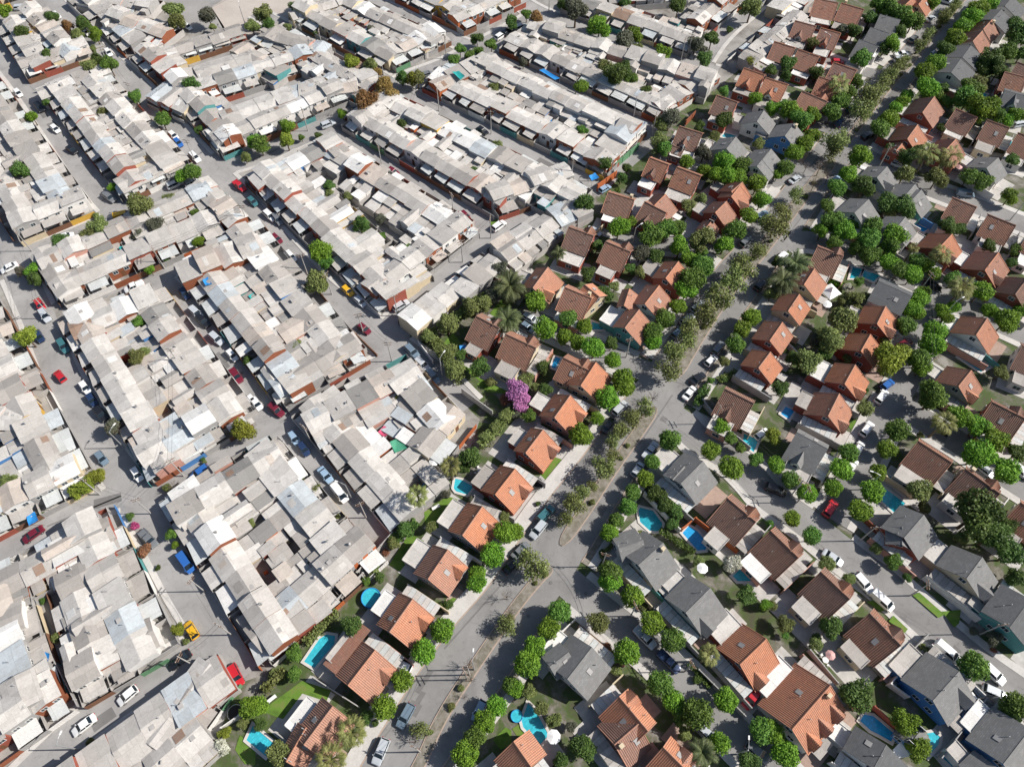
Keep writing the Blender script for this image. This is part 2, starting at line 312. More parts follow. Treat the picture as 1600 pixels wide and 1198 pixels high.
for p,wd in [([(868,893),(890,912),(950,963),(1012,1010),(1062,1058),(1112,1110),(1175,1173),(1260,1260)],6.5),
 ([(1035,650),(1062,655),(1092,690),(1140,712),(1175,745),(1200,777),(1250,808),(1295,845),(1350,888),(1375,905),(1450,973),(1525,1038),(1600,1090),(1720,1175)],7),
 ([(1395,628),(1360,695),(1340,740),(1320,775),(1300,812)],6.5),([(1460,455),(1432,520),(1422,585),(1395,630)],6),
 ([(1225,380),(1265,372),(1350,403),(1450,452),(1540,495),(1640,540)],6.5),([(1395,625),(1450,662),(1512,700),(1562,738),(1680,810)],6.5),
 ([(1320,238),(1350,240),(1400,272),(1462,300),(1525,322),(1600,352),(1700,390)],6.5),
 ([(1250,255),(1205,292),(1150,265),(1080,243)],5),([(1190,360),(1130,385),(1050,385),(960,365)],5.5),([(1040,590),(985,572),(900,530),(822,495)],6),
 ([(1375,118),(1330,108),(1270,85)],5),([(1310,205),(1260,190),(1205,165)],5),([(1440,262),(1480,240),(1600,262)],5)]:
    road(p,wd,'avenue','street')
def dist_road(p,skip):
    best=9
    for k,(l,wd,_) in enumerate(ROADS):
        if k==skip: continue
        for a in l[::2]:
            d=(a-p).length-wd/2
            if d<best: best=d
    return best
def in_avenue(p): # inside avenue strip?
    best=1e9;k=0
    for i in range(0,120,2):
        c=(aL[i]+aR[i])/2; d=(c-p).length
        if d<best: best=d;k=i
    return best<(aL[k]-aR[k]).length/2+.3
def walk_runs(l,wd,skip,width,name,m,h=.13,gap=0,ave=True):
    for s in (1,-1):
        a=offset(l,s*(wd/2+gap)); b=offset(l,s*(wd/2+gap+width)); run=[]
        def flush():
            if len(run)>=3: strip_from([a[i] for i in run],[b[i] for i in run],0,name,m,h+.002*((skip*7+int(s))%9))
        for i in range(len(l)):
            c=(a[i]+b[i])/2
            if dist_road(c,skip)<.6 or (ave and in_avenue(c)): flush(); run=[]
            else: run.append(i)
        flush()
NLEFT=len(LS)
for k,(l,wd,_) in enumerate(ROADS):
    left=k<NLEFT
    if wd<4: continue
    l2=resample(l,2)
    walk_runs(l2,wd,k,1.2 if left else 1.6,'pavement','pave')
# avenue pavements
def side_walk(line,sgn,gap,width,name,m,h):
    a=offset(line,sgn*gap); b=offset(line,sgn*(gap+width)); run=[]
    for i in range(len(line)):
        c=(a[i]+b[i])/2
        if dist_road(c,-1)<.5:
            if len(run)>=3: strip_from([a[j] for j in run],[b[j] for j in run],0,name,m,h)
            run=[]
        else: run.append(i)
    if len(run)>=3: strip_from([a[j] for j in run],[b[j] for j in run],0,name,m,h)
dL=resample(aL,2); dR=resample(aR,2)
side_walk(dL,1,.0,.25,'kerb','kerb',.2); side_walk(dL,1,.26,3.0,'pavement','pave',.21)
side_walk(dR,-1,.0,.25,'kerb','kerb',.2); side_walk(dR,-1,1.6,1.7,'pavement','pave',.21); side_walk(dR,-1,.26,1.3,'verge','median',.19)
MED=[[(620,1250),(655,1198),(690,1117),(750,1028),(800,955),(840,905),(862,886)],[(876,852),(920,790),(950,742),(1000,672),(1024,636)],[(1052,592),(1082,540),(1107,500),(1132,462),(1162,425),(1190,393),(1237,330),(1272,286),(1303,250)],[(1318,228),(1332,210),(1360,172),(1385,140),(1412,110),(1440,77),(1465,45),(1510,-8),(1540,-45)]]
MW=[2.3,2.7,3.4,2.3]
MEDL=[]
for pts,wd in zip(MED,MW):
    l=resample(smooth_line([P(*p) for p in pts]),2); n=len(l); MEDL.append(l)
    ta=lambda i: min(1,.25+min(i,n-1-i)*.3)
    def off(s,w_): 
        o=offset(l,s); return [l[i].lerp(o[i],w_(i)) for i in range(n)]
    strip_from(off(wd/2,ta),off(-wd/2,ta),.1,'kerb','kerb',.24); 
    strip_from(off(wd/2-.22,ta),off(-wd/2+.22,ta),.1,'median_strip','median',.27)
poly_sheet('sports_field',[P(*p) for p in [(352,52),(330,12),(395,-30),(520,-60),(515,-8),(466,22),(445,34),(415,62)]],.012,'sand')
poly_sheet('gravel_field',[P(*p) for p in [(280,-20),(395,-40),(330,11),(352,45),(296,52),(262,22)]],.012,'court')
LAWN=[(13,[(30,850),(290,660),(470,720),(440,790),(290,740),(170,900)]),(9,[(1050,800),(1200,700),(1260,720),(1140,900),(1060,880)]),(9,[(830,1130),(960,930),(1050,980),(900,1170)]),
 (5,[(1140,980),(1230,880),(1330,1000),(1450,1050),(1420,1198),(1330,1130)]),(9,[(1380,0),(1480,-60),(1597,-40),(1560,60),(1450,50)]),(13,[(1170,180),(1230,140),(1320,170),(1250,260)]),
 (10,[(570,1080),(610,1030),(720,990),(690,1040)]),(10,[(170,560),(250,450),(340,480),(230,620)]),(11,[(430,350),(470,290),(520,310),(490,370)]),(11,[(500,260),(540,220),(560,240),(520,290)]),
 (15,[(750,290),(780,255),(870,340),(850,365)]),(15,[(610,170),(650,160),(740,220),(700,230)]),(13,[(1480,1030),(1560,950),(1597,970),(1597,1060),(1530,1090)]),(14,[(0,960),(60,920),(110,980),(40,1020)]),
 (12,[(1470,1090),(1500,1000),(1597,1080),(1597,1190),(1530,1180)]),(15,[(900,130),(940,110),(1100,250),(1060,270)]),(15,[(1080,230),(1200,220),(1190,300),(1160,330)]),(6,[(1090,100),(1130,110),(1120,170),(1090,150)]),
 (5,[(1460,760),(1560,640),(1597,680),(1597,790),(1520,830)]),(3,[(120,480),(240,520),(200,545),(110,510)]),(5,[(1460,190),(1530,160),(1550,200),(1480,240)])]
for i,(t,q) in enumerate(LAWN): poly_sheet('lawn',[TP(t,*p) for p in q],.26+.004*i if t in(15,) else .03+.004*i,'lawn')
# manholes and faint lane paint on the avenue
mb=MB()
def off_mid(l,i,s): return offset(l,s)[i]
# ------------------------------------------------------------ terraced houses
ROOFPAL=[('grey',26),('pale grey',36),('off-white',26),('white',9),('blue-grey',8),('beige',7),('dark grey',3),('rusty brown',.5)]
def pick(pal):
    t=random.uniform(0,sum(x[1] for x in pal))
    for k,wt in pal:
        t-=wt
        if t<=0: return k
    return pal[0][0]
FENCE=[('rust',7),('orange',4),('brown',20),('grey',28),('white',14),('brick red',7),('cream',6),('green',3),('teal',3),('blue',1),('yellow',2)]
WALLS=[('white',26),('cream',14),('grey',24),('brick red',7),('pink',5),('orange',3),('rust',4),('blue',1),('teal',2),('yellow',2)]
def window(parent,x,y,z,wd,ht,side=-1,axis='y'):
    """window pane with frame on a wall that faces -y/+y (or -x/+x)"""
    mb=MB(); g=MB(); d=.05
    def bx(m,a0,a1,z0,z1,e0,e1):
        lo,hi=sorted((y+side*e0,y+side*e1)) if axis=='y' else sorted((x+side*e0,x+side*e1))
        if axis=='y': m.box(a0,a1,lo,hi,z0,z1)
        else: m.box(lo,hi,a0,a1,z0,z1)
    c=x if axis=='y' else y
    bx(g,c-wd/2,c+wd/2,z,z+ht,-.05,.02)
    fr=.07
    bx(mb,c-wd/2-fr,c-wd/2,z-fr,z+ht+fr,-.02,d); bx(mb,c+wd/2,c+wd/2+fr,z-fr,z+ht+fr,-.02,d)
    bx(mb,c-wd/2,c+wd/2,z-fr,z,-.02,d); bx(mb,c-wd/2,c+wd/2,z+ht,z+ht+fr,-.02,d); bx(mb,c-.025,c+.025,z,z+ht,-.02,d-.01)
    f=mb.build('window','frame',parent); g.build('pane','glass',f)
def gable_x(mb,x0,x1,y0,y1,ze,rise,t=.09,ov=.3,ry=None):
    """gable roof, ridge along x"""
    ym=(y0+y1)/2 if ry is None else ry; k0=rise/(ym-y0); k1=rise/(y1-ym)
    mb.slab([(x0,y0-ov,ze-ov*k0),(x1,y0-ov,ze-ov*k0),(x1,ym,ze+rise),(x0,ym,ze+rise)],t)
    mb.slab([(x0,ym,ze+rise+.002),(x1,ym,ze+rise+.002),(x1,y1+ov,ze-ov*k1),(x0,y1+ov,ze-ov*k1)],t)
def gable_y(mb,x0,x1,y0,y1,ze,rise,t=.09,ov=.3):
    xm=(x0+x1)/2; k=rise/(xm-x0)
    mb.slab([(x0-ov,y0,ze-ov*k),(xm,y0,ze+rise),(xm,y1,ze+rise),(x0-ov,y1,ze-ov*k)],t)
    mb.slab([(xm,y0,ze+rise+.002),(x1+ov,y0,ze-ov*k),(x1+ov,y1,ze-ov*k),(xm,y1,ze+rise+.002)],t)
def wall_gx(mb,x0,x1,y0,y1,ze,rise,ry=None):
    ym=(y0+y1)/2 if ry is None else ry
    mb.add([(x0,y0,0),(x0,y1,0),(x0,y1,ze),(x0,ym,ze+rise-.02),(x0,y0,ze),(x1,y0,0),(x1,y1,0),(x1,y1,ze),(x1,ym,ze+rise-.02),(x1,y0,ze)],
        [(0,4,3,2,1),(5,6,7,8,9),(0,5,9,4),(1,2,7,6),(4,9,8,3),(3,8,7,2)])
def wall_gy(mb,x0,x1,y0,y1,ze,rise,z0=0):
    xm=(x0+x1)/2
    mb.add([(x0,y0,z0),(x1,y0,z0),(x1,y0,ze),(xm,y0,ze+rise-.02),(x0,y0,ze),(x0,y1,z0),(x1,y1,z0),(x1,y1,ze),(xm,y1,ze+rise-.02),(x0,y1,ze)],
        [(0,1,2,3,4),(9,8,7,6,5),(0,4,9,5),(1,6,7,2),(4,3,8,9),(3,2,7,8)])
def lean(parent,x0,x1,y0,y1,za,zb,rk,wk,name='extension',axis='y'):
    """room with a mono-pitch sheet roof: height za at the y0 (x0) side, zb at the other"""
    m=MB()
    if axis=='y': zs=(za,za,zb,zb)
    else: zs=(za,zb,zb,za)
    pts=[(x0,y0),(x1,y0),(x1,y1),(x0,y1)]
    m.add([(p[0],p[1],0) for p in pts]+[(p[0],p[1],z) for p,z in zip(pts,zs)],[(0,1,5,4),(1,2,6,5),(2,3,7,6),(3,0,4,7),(4,5,6,7)])
    e=m.build(name,'w_'+wk,parent)
    r=MB(); o=.18
    if axis=='y':
        k=(zb-za)/(y1-y0); r.slab([(x0-o,y0-o,za-k*o+.09),(x1+o,y0-o,za-k*o+.09),(x1+o,y1+o,zb+k*o+.09),(x0-o,y1+o,zb+k*o+.09)],.07)
    else:
        k=(zb-za)/(x1-x0); r.slab([(x0-o,y0-o,za-k*o+.09),(x1+o,y0-o,zb+k*o+.09),(x1+o,y1+o,zb+k*o+.09),(x0-o,y1+o,za-k*o+.09)],.07)
    r.build(name+'_roof','sh_'+rk,e); return e
def terrace(root,wd,D,st,rng):
    """one terraced unit: x 0..wd along the street, y 0..D into the block"""
    rk=pick(ROOFPAL) if rng.random()<.6 else st['roof']; fk=pick(FENCE); wk=pick(WALLS) if rng.random()<.5 else st['wall']
    s=st['set']+rng.uniform(-.3,.3); dm=st['dm']; ze=st['ze']+rng.choice((0,0,0,.04,-.04,.12,-.12,.3))+rng.uniform(-.04,.04); rise=st['rise']
    e=.012; kd=rng.random(); ov=rng.uniform(.15,.4)
    if kd<.08: ze+=1.2
    m=MB(); r=MB()
    if kd<.70:
        wall_gx(m,e,wd-e,s,s+dm,ze,rise); gable_x(r,-.0+e,wd-e,s,s+dm,ze+.06,rise,ov=ov)
    elif kd<.86:
        ze+=.25; a_,b_=(ze,ze+.55) if rng.random()<.5 else (ze+.5,ze-.05)
        m.add([(e,s,0),(wd-e,s,0),(wd-e,s+dm,0),(e,s+dm,0),(e,s,a_),(wd-e,s,a_),(wd-e,s+dm,b_),(e,s+dm,b_)],[(0,1,5,4),(1,2,6,5),(2,3,7,6),(3,0,4,7),(4,5,6,7)])
        k=(b_-a_)/dm; r.slab([(e,s-ov,a_-k*ov+.1),(wd-e,s-ov,a_-k*ov+.1),(wd-e,s+dm+ov,b_+k*ov+.1),(e,s+dm+ov,b_+k*ov+.1)],.08)
    else:
        ze+=.1; wall_gy(m,e,wd-e,s,s+dm,ze,.7); gable_y(r,e+.05,wd-e-.05,s-ov,s+dm+ov,ze+.06,.7,ov=.05)
    m.build('wall','w_'+wk,root); rf=r.build('roof','sh_'+rk,root)
    for q in (.28,.74): window(root,wd*q,s,min(ze,4.3)-1.5,1.1,.95)
    m=MB(); m.box(wd*.46,wd*.62,s-.05,s,.02,2.05); m.build('door','door',root)
    for _p in range(rng.choice((0,0,1,1))) if kd<.70 else ():      # mismatched replacement sheets laid over the roof
        x_=rng.uniform(.2,wd-2.2); w_=rng.uniform(.9,2.0); hf=dm/2; k=rise/hf; sd_=rng.choice((0,1)); t0=rng.uniform(.0,.3); t1=rng.uniform(.6,1)
        f=lambda t: (s+hf*t,ze+.06+rise*t) if sd_==0 else (s+dm-hf*t,ze+.06+rise*t)
        (ya,za),(yb,zb)=f(t0),f(t1); q=[(x_,ya,za+.05),(x_+w_,ya,za+.05),(x_+w_,yb,zb+.05),(x_,yb,zb+.05)]
        if sd_: q=q[::-1]
        m=MB(); m.slab(q,.04); m.build('patch_sheet','sh_'+rng.choice(['white','white','beige','blue-grey','grey','off-white','rusty brown']),rf)
    # front fence and gate
    m=MB(); hf=rng.uniform(1.5,1.95); m.box(.02,wd-.02,0,.09,0,hf)
    x=.2
    while x<wd-.3: m.box(x,x+.06,-.03,0,.05,hf+.04); x+=.5
    m.build('front_fence','w_'+fk,root)
    if rng.random()<.78:
        c0=rng.uniform(0,.35)*wd; c1=wd-rng.uniform(0,.15)*wd; h0=rng.uniform(2.3,2.8); ck=pick(ROOFPAL)
        m=MB(); m.slab([(c0+e,.1+rng.uniform(0,.6),h0),(c1-e,.1,h0),(c1-e,s-.03,h0+.35),(c0+e,s-.03,h0+.35)],.06)
        r=m.build('carport_roof','poly' if rng.random()<.3 else 'sh_'+ck,root)
        for q in (c0+.1,c1-.2): m=MB(); m.box(q,q+.1,.75,.85,0,h0-.02); m.build('carport_post','steel',r)
    y0=s+dm; rem=D-y0; wk2=pick(WALLS)
    if rem>1.2:
        ny=1 if rem<4 else 2 if rem<9.5 else 3; xs=[0,wd*rng.uniform(.36,.64),wd] if rng.random()<.85 else [0,wd]
        if rng.random()<.2 and rem>4:
            zz=ze-rng.uniform(.2,.6); a,b=xs[0]+.1,xs[1]-.1; l=rem*.75; m=MB(); wall_gy(m,a+e,b-e,y0-dm*.3,y0+l,zz,.55); x=m.build('wing','w_'+wk2,root)
            m=MB(); gable_y(m,a+e,b-e,y0-dm*.4,y0+l+.2,zz+.06,.55,ov=.2); m.build('wing_roof','sh_'+pick(ROOFPAL),x); xs=xs[1:]
        for c in range(len(xs)-1):
            ya=y0+.03
            for rr in range(ny):
                yb=y0+rem*(rr+1)/ny-rng.uniform(.05,.5)
                if rng.random()<(.93 if rr==0 else .76) and xs[c+1]-xs[c]>1 and yb-ya>.6:
                    h=rng.uniform(2.6,max(2.8,ze-.3)) if rr==0 else rng.uniform(2.2,3.5); dl=rng.choice((-.3,.15,-.2))
                    lean(root,xs[c]+.2,xs[c+1]-.2-rng.choice((0,0,.5)),ya+.05,yb,h,h+dl,pick(ROOFPAL),wk2,'extension' if rr==0 else 'shed',axis=rng.choice('xyyyy'))
                ya=yb+.15
        # odds and ends standing in the back yard
        for _ in range(rng.choice((1,2,3))):
            a=rng.uniform(.3,wd-.9); b=rng.uniform(y0+.4,D-.7); m=MB()
            if rng.random()<.6: m.box(a,a+rng.uniform(.3,.9),b,b+rng.uniform(.3,.9),0,rng.uniform(.4,1.2)); m.build('storage_box','w_'+pick(FENCE),root)
            else: m.tube((a,b,0),(a,b,1.1),.4,.4,12); m.tube((a,b,1.1),(a,b,1.2),.4,.15,12); m.build('water_tank','w_'+rng.choice(['blue','grey','white']),root)
        if rng.random()<.25:
            a=rng.uniform(.5,wd-.5); b=s+dm*.6; z_=ze+rise*.6; m=MB(); m.tube((a,b,z_-.2),(a,b,z_+.5),.03,.03,5); m.tube((a,b,z_+.5),(a+.12,b-.1,z_+.62),.34,.30,12); m.build('satellite_dish','w_grey',root)
    if rng.random()<.16:
        m=MB(); cx,cy,zz=wd*rng.uniform(.2,.8),s+dm*.62,ze+rise*.7; m.box(cx-.45,cx+.45,cy-.4,cy+.4,zz-.3,zz+.28); m.build('roof_vent','concrete',root)
    if rng.random()<.4:
        m=MB(); cx,cy,zz=wd*rng.uniform(.2,.8),s+dm*.55,ze+rise*.8; m.tube((cx,cy,zz-.2),(cx,cy,zz+.7),.06,.06,6); m.tube((cx,cy,zz+.65),(cx,cy,zz+.8),.13,.04,6); m.build('flue','steel',root)
    # party walls round the yard
    m=MB(); m.box(-.05,.0,.15,D,0,2.1); m.box(.0,wd,D,D+.06,0,2.1); m.build('yard_wall','concrete',root)
    return rk,fk,wk
# rows: (front line A -> B at street level, a point on the interior side, depth, style)
ROWS=[
 ((-25,420),(65,580),(-30,560),15,0),((67,585),(150,738),(60,700),16,0),((148,768),(-10,852),(60,760),11,1),((-30,560),(20,650),(-60,640),14,1),((-30,700),(40,700),(0,690),12,0),
 ((-10,893),(172,797),(80,880),11,0),((183,792),(285,1008),(150,920),16,1),((268,1032),(138,1108),(180,1000),13,0),((125,1112),(-5,1205),(40,1110),15,1),((50,905),(112,1085),(0,1000),14,0),((75,920),(128,1080),(160,980),11,1),((-10,1040),(60,1010),(20,980),10,0),
 ((345,1023),(85,1210),(260,1170),9,1),((380,1070),(290,1198),(300,1100),10,0),((300,1100),(180,1205),(260,1180),11,0),((270,1198),(200,1260),(290,1250),9,0),
 ((62,405),(322,290),(220,390),12,1),((108,485),(392,360),(230,380),13,0),((335,290),(398,352),(330,340),7,0),((52,415),(98,482),(100,430),7,0),
 ((112,507),(240,450),(200,520),10,0),((95,512),(238,762),(220,620),16,1),((247,760),(398,668),(290,650),12,1),((262,455),(405,645),(270,580),15,0),
 ((280,427),(400,378),(360,440),9,1),((282,440),(440,645),(400,520),16,0),((408,350),(575,550),(430,500),16,0),((452,645),(580,568),(480,540),13,1),
 ((253,792),(410,1048),(400,880),17,0),((262,785),(424,685),(350,760),10,1),((440,688),(572,845),(430,850),18,1),((608,880),(430,1042),(480,920),12,0),
 ((458,658),(612,838),(600,700),16,0),((468,648),(636,560),(560,640),14,1),((745,668),(690,738),(680,650),17,0),((650,570),(728,655),(630,650),14,1),
 ((385,285),(516,218),(470,270),12,0),((385,292),(595,498),(560,340),17,1),((603,488),(750,372),(600,380),13,1),((530,225),(742,352),(590,330),15,0),
 ((535,205),(772,345),(680,230),16,1),((540,192),(600,157),(600,190),10,0),((618,152),(925,304),(700,250),15,1),((780,347),(905,302),(810,290),10,0),
 ((660,145),(942,284),(830,170),14,0),((662,137),(757,90),(740,130),10,0),((762,95),(1008,206),(850,200),14,1),((948,280),(1010,213),(900,220),9,0),
 ((780,84),(1028,196),(900,90),14,0),((840,40),(1120,128),(950,120),13,1),((1035,190),(1125,135),(1050,140),8,0),
 ((352,252),(600,142),(450,150),12,1),((322,172),(500,112),(400,80),12,1),((262,112),(390,70),(320,50),7.5,0),((252,145),(345,248),(400,170),13,0),((205,100),(248,138),(300,90),12,0),((445,45),(608,135),(500,110),14,0),
 ((108,10),(198,92),(200,30),13,0),((205,25),(290,55),(240,60),12,1),((150,-10),(260,10),(200,30),11,0),
 ((0,55),(46,130),(60,70),13,0),((48,132),(152,94),(90,90),12,1),((60,146),(168,106),(130,160),10,0),((80,20),(150,88),(50,60),13,0),((178,125),(305,262),(150,220),15,1),((68,155),(193,318),(180,240),15,0),((205,320),(298,272),(230,270),8,0),((-5,22),(70,-5),(20,-20),11,0),
 ((0,122),(145,318),(-20,250),15,1),((38,386),(152,338),(60,330),11,1),((-25,300),(24,380),(60,320),14,0),((-5,180),(40,290),(-60,250),13,0),
 ((452,38),(600,118),(560,60),13,1),((620,115),(706,72),(650,70),12,0),((560,2),(700,66),(620,90),12,0),((452,32),(545,3),(500,30),6.5,0),((580,-12),(715,50),(760,0),13,0),((725,58),(822,12),(750,20),12,1),((690,-25),(790,20),(800,-20),11,0),
 ((875,22),(1072,92),(950,20),13,0),((1105,62),(1165,8),(1080,20),12,0),((900,-8),(1060,-20),(1000,15),12,1),((1135,100),(1220,25),(1220,80),13,1),((1180,20),(1225,-20),(1260,10),12,0),((395,75),(470,115),(420,90),11,0),((622,508),(690,452),(690,500),8,0),((690,455),(752,402),(740,440),10,1),((760,396),(838,342),(810,385),11,1),((850,338),(898,316),(880,345),9,0),((790,420),(845,385),(820,375),7,0),
 ((345,188),(505,132),(420,175),9,0),((275,130),(395,90),(340,125),9,0),((400,82),(500,112),(450,75),10,0),((440,150),(560,135),(500,165),8,0),((232,168),(290,195),(320,160),9,0),
]
NH=0
def build_rows():
    global NH
    for ri,(a,b,c,D,sty) in enumerate(ROWS):
        A,B,C=P(*a),P(*b),P(*c)
        d=B-A; L=d.length; d.normalize(); nrm=Vector((-d.y,d.x,0))
        if (C-A).dot(nrm)<0: A,B=B,A; d=-d; nrm=Vector((-d.y,d.x,0))
        rng=random.Random(ri*31+5); n=max(1,round(L/5.9)); wd=L/n
        st={'roof':rng.choice(['grey','pale grey','pale grey','off-white','off-white']),'wall':rng.choice(['cream','white','grey','grey','brick red','rust']),'set':rng.uniform(2.6,3.6) if D>9 else .8,'dm':min(5.6,D-1.2) if D>9 else D-1.5,'ze':rng.uniform(3.5,4.3) if sty else rng.uniform(3.2,3.9),'rise':rng.uniform(.55,.95)}
        for i in range(n):
            o=A+d*(wd*i); mid=o+d*(wd/2)+nrm*(D/2)
            x,y=px_of(mid)
            if x<-60 or x>1660 or y<-45 or y>1250: continue
            root=link('terraced_house',None)
            dd=D+rng.uniform(-.6,.4)
            rk,fk,wk=terrace(root,wd,dd,st,rng)
            look=f'{rk}-roofed terraced house with {fk} street fence'
            thing('terraced_house',look,'house',o,math.atan2(d.y,d.x),'terraced houses in the dense blocks',ob=root); NH+=1
            THINGS[-1][2]=(x,y)
build_rows()
def merge_far(keep=300):
    its=[it for it in THINGS if it[0]['category']=='house']; its.sort(key=lambda it:(it[0].location-Vector((0,0,CH))).length)
    far=its[keep:]
    if not far: return
    vs=[];fs=[];mi=[];mats=[];idx={}
    def eat(o,mw):
        if o.type=='MESH':
            b=len(vs); vs.extend(tuple(mw@v.co) for v in o.data.vertices)
            for p in o.data.polygons:
                m=o.data.materials[p.material_index]
                if m.name not in idx: idx[m.name]=len(mats); mats.append(m)
                fs.append(tuple(i+b for i in p.vertices)); mi.append(idx[m.name])
        for c in list(o.children): eat(c,mw@c.matrix_local if False else mw@Matrix.Translation(c.location))
        bpy.data.objects.remove(o)
    for it in far:
        o=it[0]; THINGS.remove(it); eat(o,Matrix.Translation(o.location)@Matrix.Rotation(o.rotation_euler.z,4,'Z'))
    me=bpy.data.meshes.new('distant_terraced_houses'); me.from_pydata(vs,[],fs)
    for m in mats: me.materials.append(m)
    me.polygons.foreach_set('material_index',mi); me.update()
    o=link('distant_terraced_houses',me); o['kind']='stuff'; o['label']='packed pale roofs of the farthest terraced houses along the top edge'; o['category']='terraced houses'
merge_far()
print('terraced',NH)
# ------------------------------------------------------------ detached houses
def ribbed(mb,p0,p1,q0,q1,per=.36,amp=.048,t=.12):
    """tiled slope: ridge p0->p1, eave q0->q1, real rolls running down the slope"""
    p0,p1,q0,q1=map(Vector,(p0,p1,q0,q1)); n=max(2,int(round((p1-p0).length/per)))*4
    nr=(p1-p0).cross(q0-p0).normalized()
    if nr.z<0: nr=-nr
    vs=[];K=n+1
    for row in (0,1):
        for i in range(K):
            k=i/n; b=(p0.lerp(p1,k) if row==0 else q0.lerp(q1,k)); h=amp*math.cos(i*math.pi/2)
            vs.append(b+nr*h)
    for row in (0,1):
        for i in range(K):
            k=i/n; b=(p0.lerp(p1,k) if row==0 else q0.lerp(q1,k)); vs.append(b-nr*t)
    up=((p1-p0).cross(q0-p0)).z>0
    fs=[]
    for i in range(n):
        fs.append((i,i+1,K+i+1,K+i)); fs.append((2*K+i+1,2*K+i,3*K+i,3*K+i+1)); fs.append((K+i,K+i+1,3*K+i+1,3*K+i)); fs.append((i+1,i,2*K+i,2*K+i+1))
    fs+=[(0,K,3*K,2*K),(K-1,3*K-1,4*K-1,2*K-1)]
    if up: fs=[f[::-1] for f in fs]
    mb.add(vs,fs)
PITCHK=.80
def detached(t,ax,ay,bx,by,we=4.6,ww=4.2,kind='orange',wall=None,dorm=1,ann=1,hr=7.0,side=1,rear=1,onto=False):
    hr*=.9
    A,B=TP(t,ax,ay,hr),TP(t,bx,by,hr)
    # the roof's +y side is the one that faces +x in plan
    d=(B-A); L=d.length; d.normalize(); nrm=Vector((-d.y,d.x,0))
    if nrm.x<0: A,B=B,A; d=-d; nrm=Vector((-d.y,d.x,0))
    mid=(A+B)/2; mid.z=0
    rng=random.Random(int(ax*7+ay*13+t))
    root=link('detached_house',None)
    tk={'orange':'tile_orange','brown':'tile_shaded','red':'tile_red','grey':'shingle','dark':'shingle_dark'}[kind]  # brown kind is terracotta with slope shade put into the tile colour
    tiled=kind in('orange','brown','red'); k=(PITCHK if t in (9,13,14,15,10,11) else .68) if kind in ('orange','brown','red') else .40 if kind=='dark' else .62
    wk=wall or rng.choice(['white','cream','pink','brick red','brick red','grey','white'] if tiled else ['white','grey','cream','blue','teal'] if rng.random()<.5 else ['white','grey'])
    h=L/2; k=min(k,(hr-2.3)/max(we,ww)); z1=hr-k*we; z2=hr-k*ww
    # walls: pentagonal prism
    i=.45; a1=we-i; a2=ww-i; m=MB(); hh=h-.35
    m.add([(-hh,-a2,0),(-hh,a1,0),(-hh,a1,hr-k*a1-.14),(-hh,0,hr-.14),(-hh,-a2,hr-k*a2-.14),(hh,-a2,0),(hh,a1,0),(hh,a1,hr-k*a1-.14),(hh,0,hr-.14),(hh,-a2,hr-k*a2-.14)],
      [(0,4,3,2,1)[::-1],(5,6,7,8,9),(0,5,9,4),(1,2,7,6),(4,9,8,3),(3,8,7,2)])
    m.build('wall','w_'+wk,root)
    m=MB()
    if tiled:
        ribbed(m,(-h,0,hr),(h,0,hr),(-h,we,z1),(h,we,z1)); ribbed(m,(-h,0,hr+.004),(h,0,hr+.004),(-h,-ww,z2),(h,-ww,z2))
    else:
        m.slab([(-h,0,hr),(h,0,hr),(h,we,z1),(-h,we,z1)],.14); m.slab([(-h,-ww,z2),(h,-ww,z2),(h,0,hr+.002),(-h,0,hr+.002)],.14)
    roof=m.build('roof',tk,root)
    if tiled:
        m=MB(); m.tube((-h-.02,0,hr+.03),(h+.02,0,hr+.03),.14,.14,6)
        for s in (-1,1):
            m.tube((s*h,0,hr+.02),(s*h,we,z1+.02),.09,.09,5); m.tube((s*h,0,hr+.02),(s*h,-ww,z2+.02),.09,.09,5)
        m.build('ridge_tiles','tile_orange' if kind!='brown' or rng.random()<.5 else 'tile_shaded',roof)
    else:
        m=MB(); m.tube((-h,0,hr+.0),(h,0,hr+.0),.06,.06,5); m.build('ridge_cap','shingle',roof)
    def dormer(xc,wd=2.9,sgn=1,dep=None):
        e=(we if sgn>0 else ww); zb=hr-k*e*.95; top=zb+1.9; yf=e*1.04; yb=(hr-top)/k  # where the ridge meets the slope
        m=MB(); x0,x1=xc-wd/2,xc+wd/2; ze=zb+.7; yz=(hr-ze)/k
        s=sgn
        w_=MB(); w_.add([(x0+.1,s*(yf-.12),zb-.1),(x1-.1,s*(yf-.12),zb-.1),(x1-.1,s*(yf-.12),ze),(xc,s*(yf-.12),top-.12),(x0+.1,s*(yf-.12),ze),(x0+.1,s*yz,ze),(x1-.1,s*yz,ze)],[(0,1,2,3,4),(0,4,5),(1,6,2)])
        d_=w_.build('dormer','w_'+wk,root)
        for sx in (-1,1):
            xe=xc+sx*(wd/2+.12); zz=ze-.12
            if tiled: ribbed(m,(xc,s*yf,top),(xc,s*yb,top+.0),(xe,s*yf,zz),(xe,s*((hr-zz)/k),zz),.36)
            else:
                q=[(xc,s*yf,top),(xc,s*yb,top),(xe,s*((hr-zz)/k),zz),(xe,s*yf,zz)]
                if s*sx>0: q=q[::-1]
                m.slab(q,.1)
        m.build('dormer_roof',tk,d_)
        g=MB(); g.box(xc-.45,xc+.45,min(s*(yf-.14),s*(yf-.08)),max(s*(yf-.14),s*(yf-.08)),zb+.02,ze-.05); g.build('dormer_window','glass',d_)
    if dorm==1: dormer(side*(h*.5))
    elif dorm==3:
        for q in (-.62,-.0,.62): dormer(q*h,2.4)
    elif dorm==-1: dormer(-side*h*.1,2.3,-1)
    # skylights, flues
    sg=rng.choice((-1,1)); xs=rng.uniform(-.4,.4)*h; e=(we if sg>0 else ww)*.45
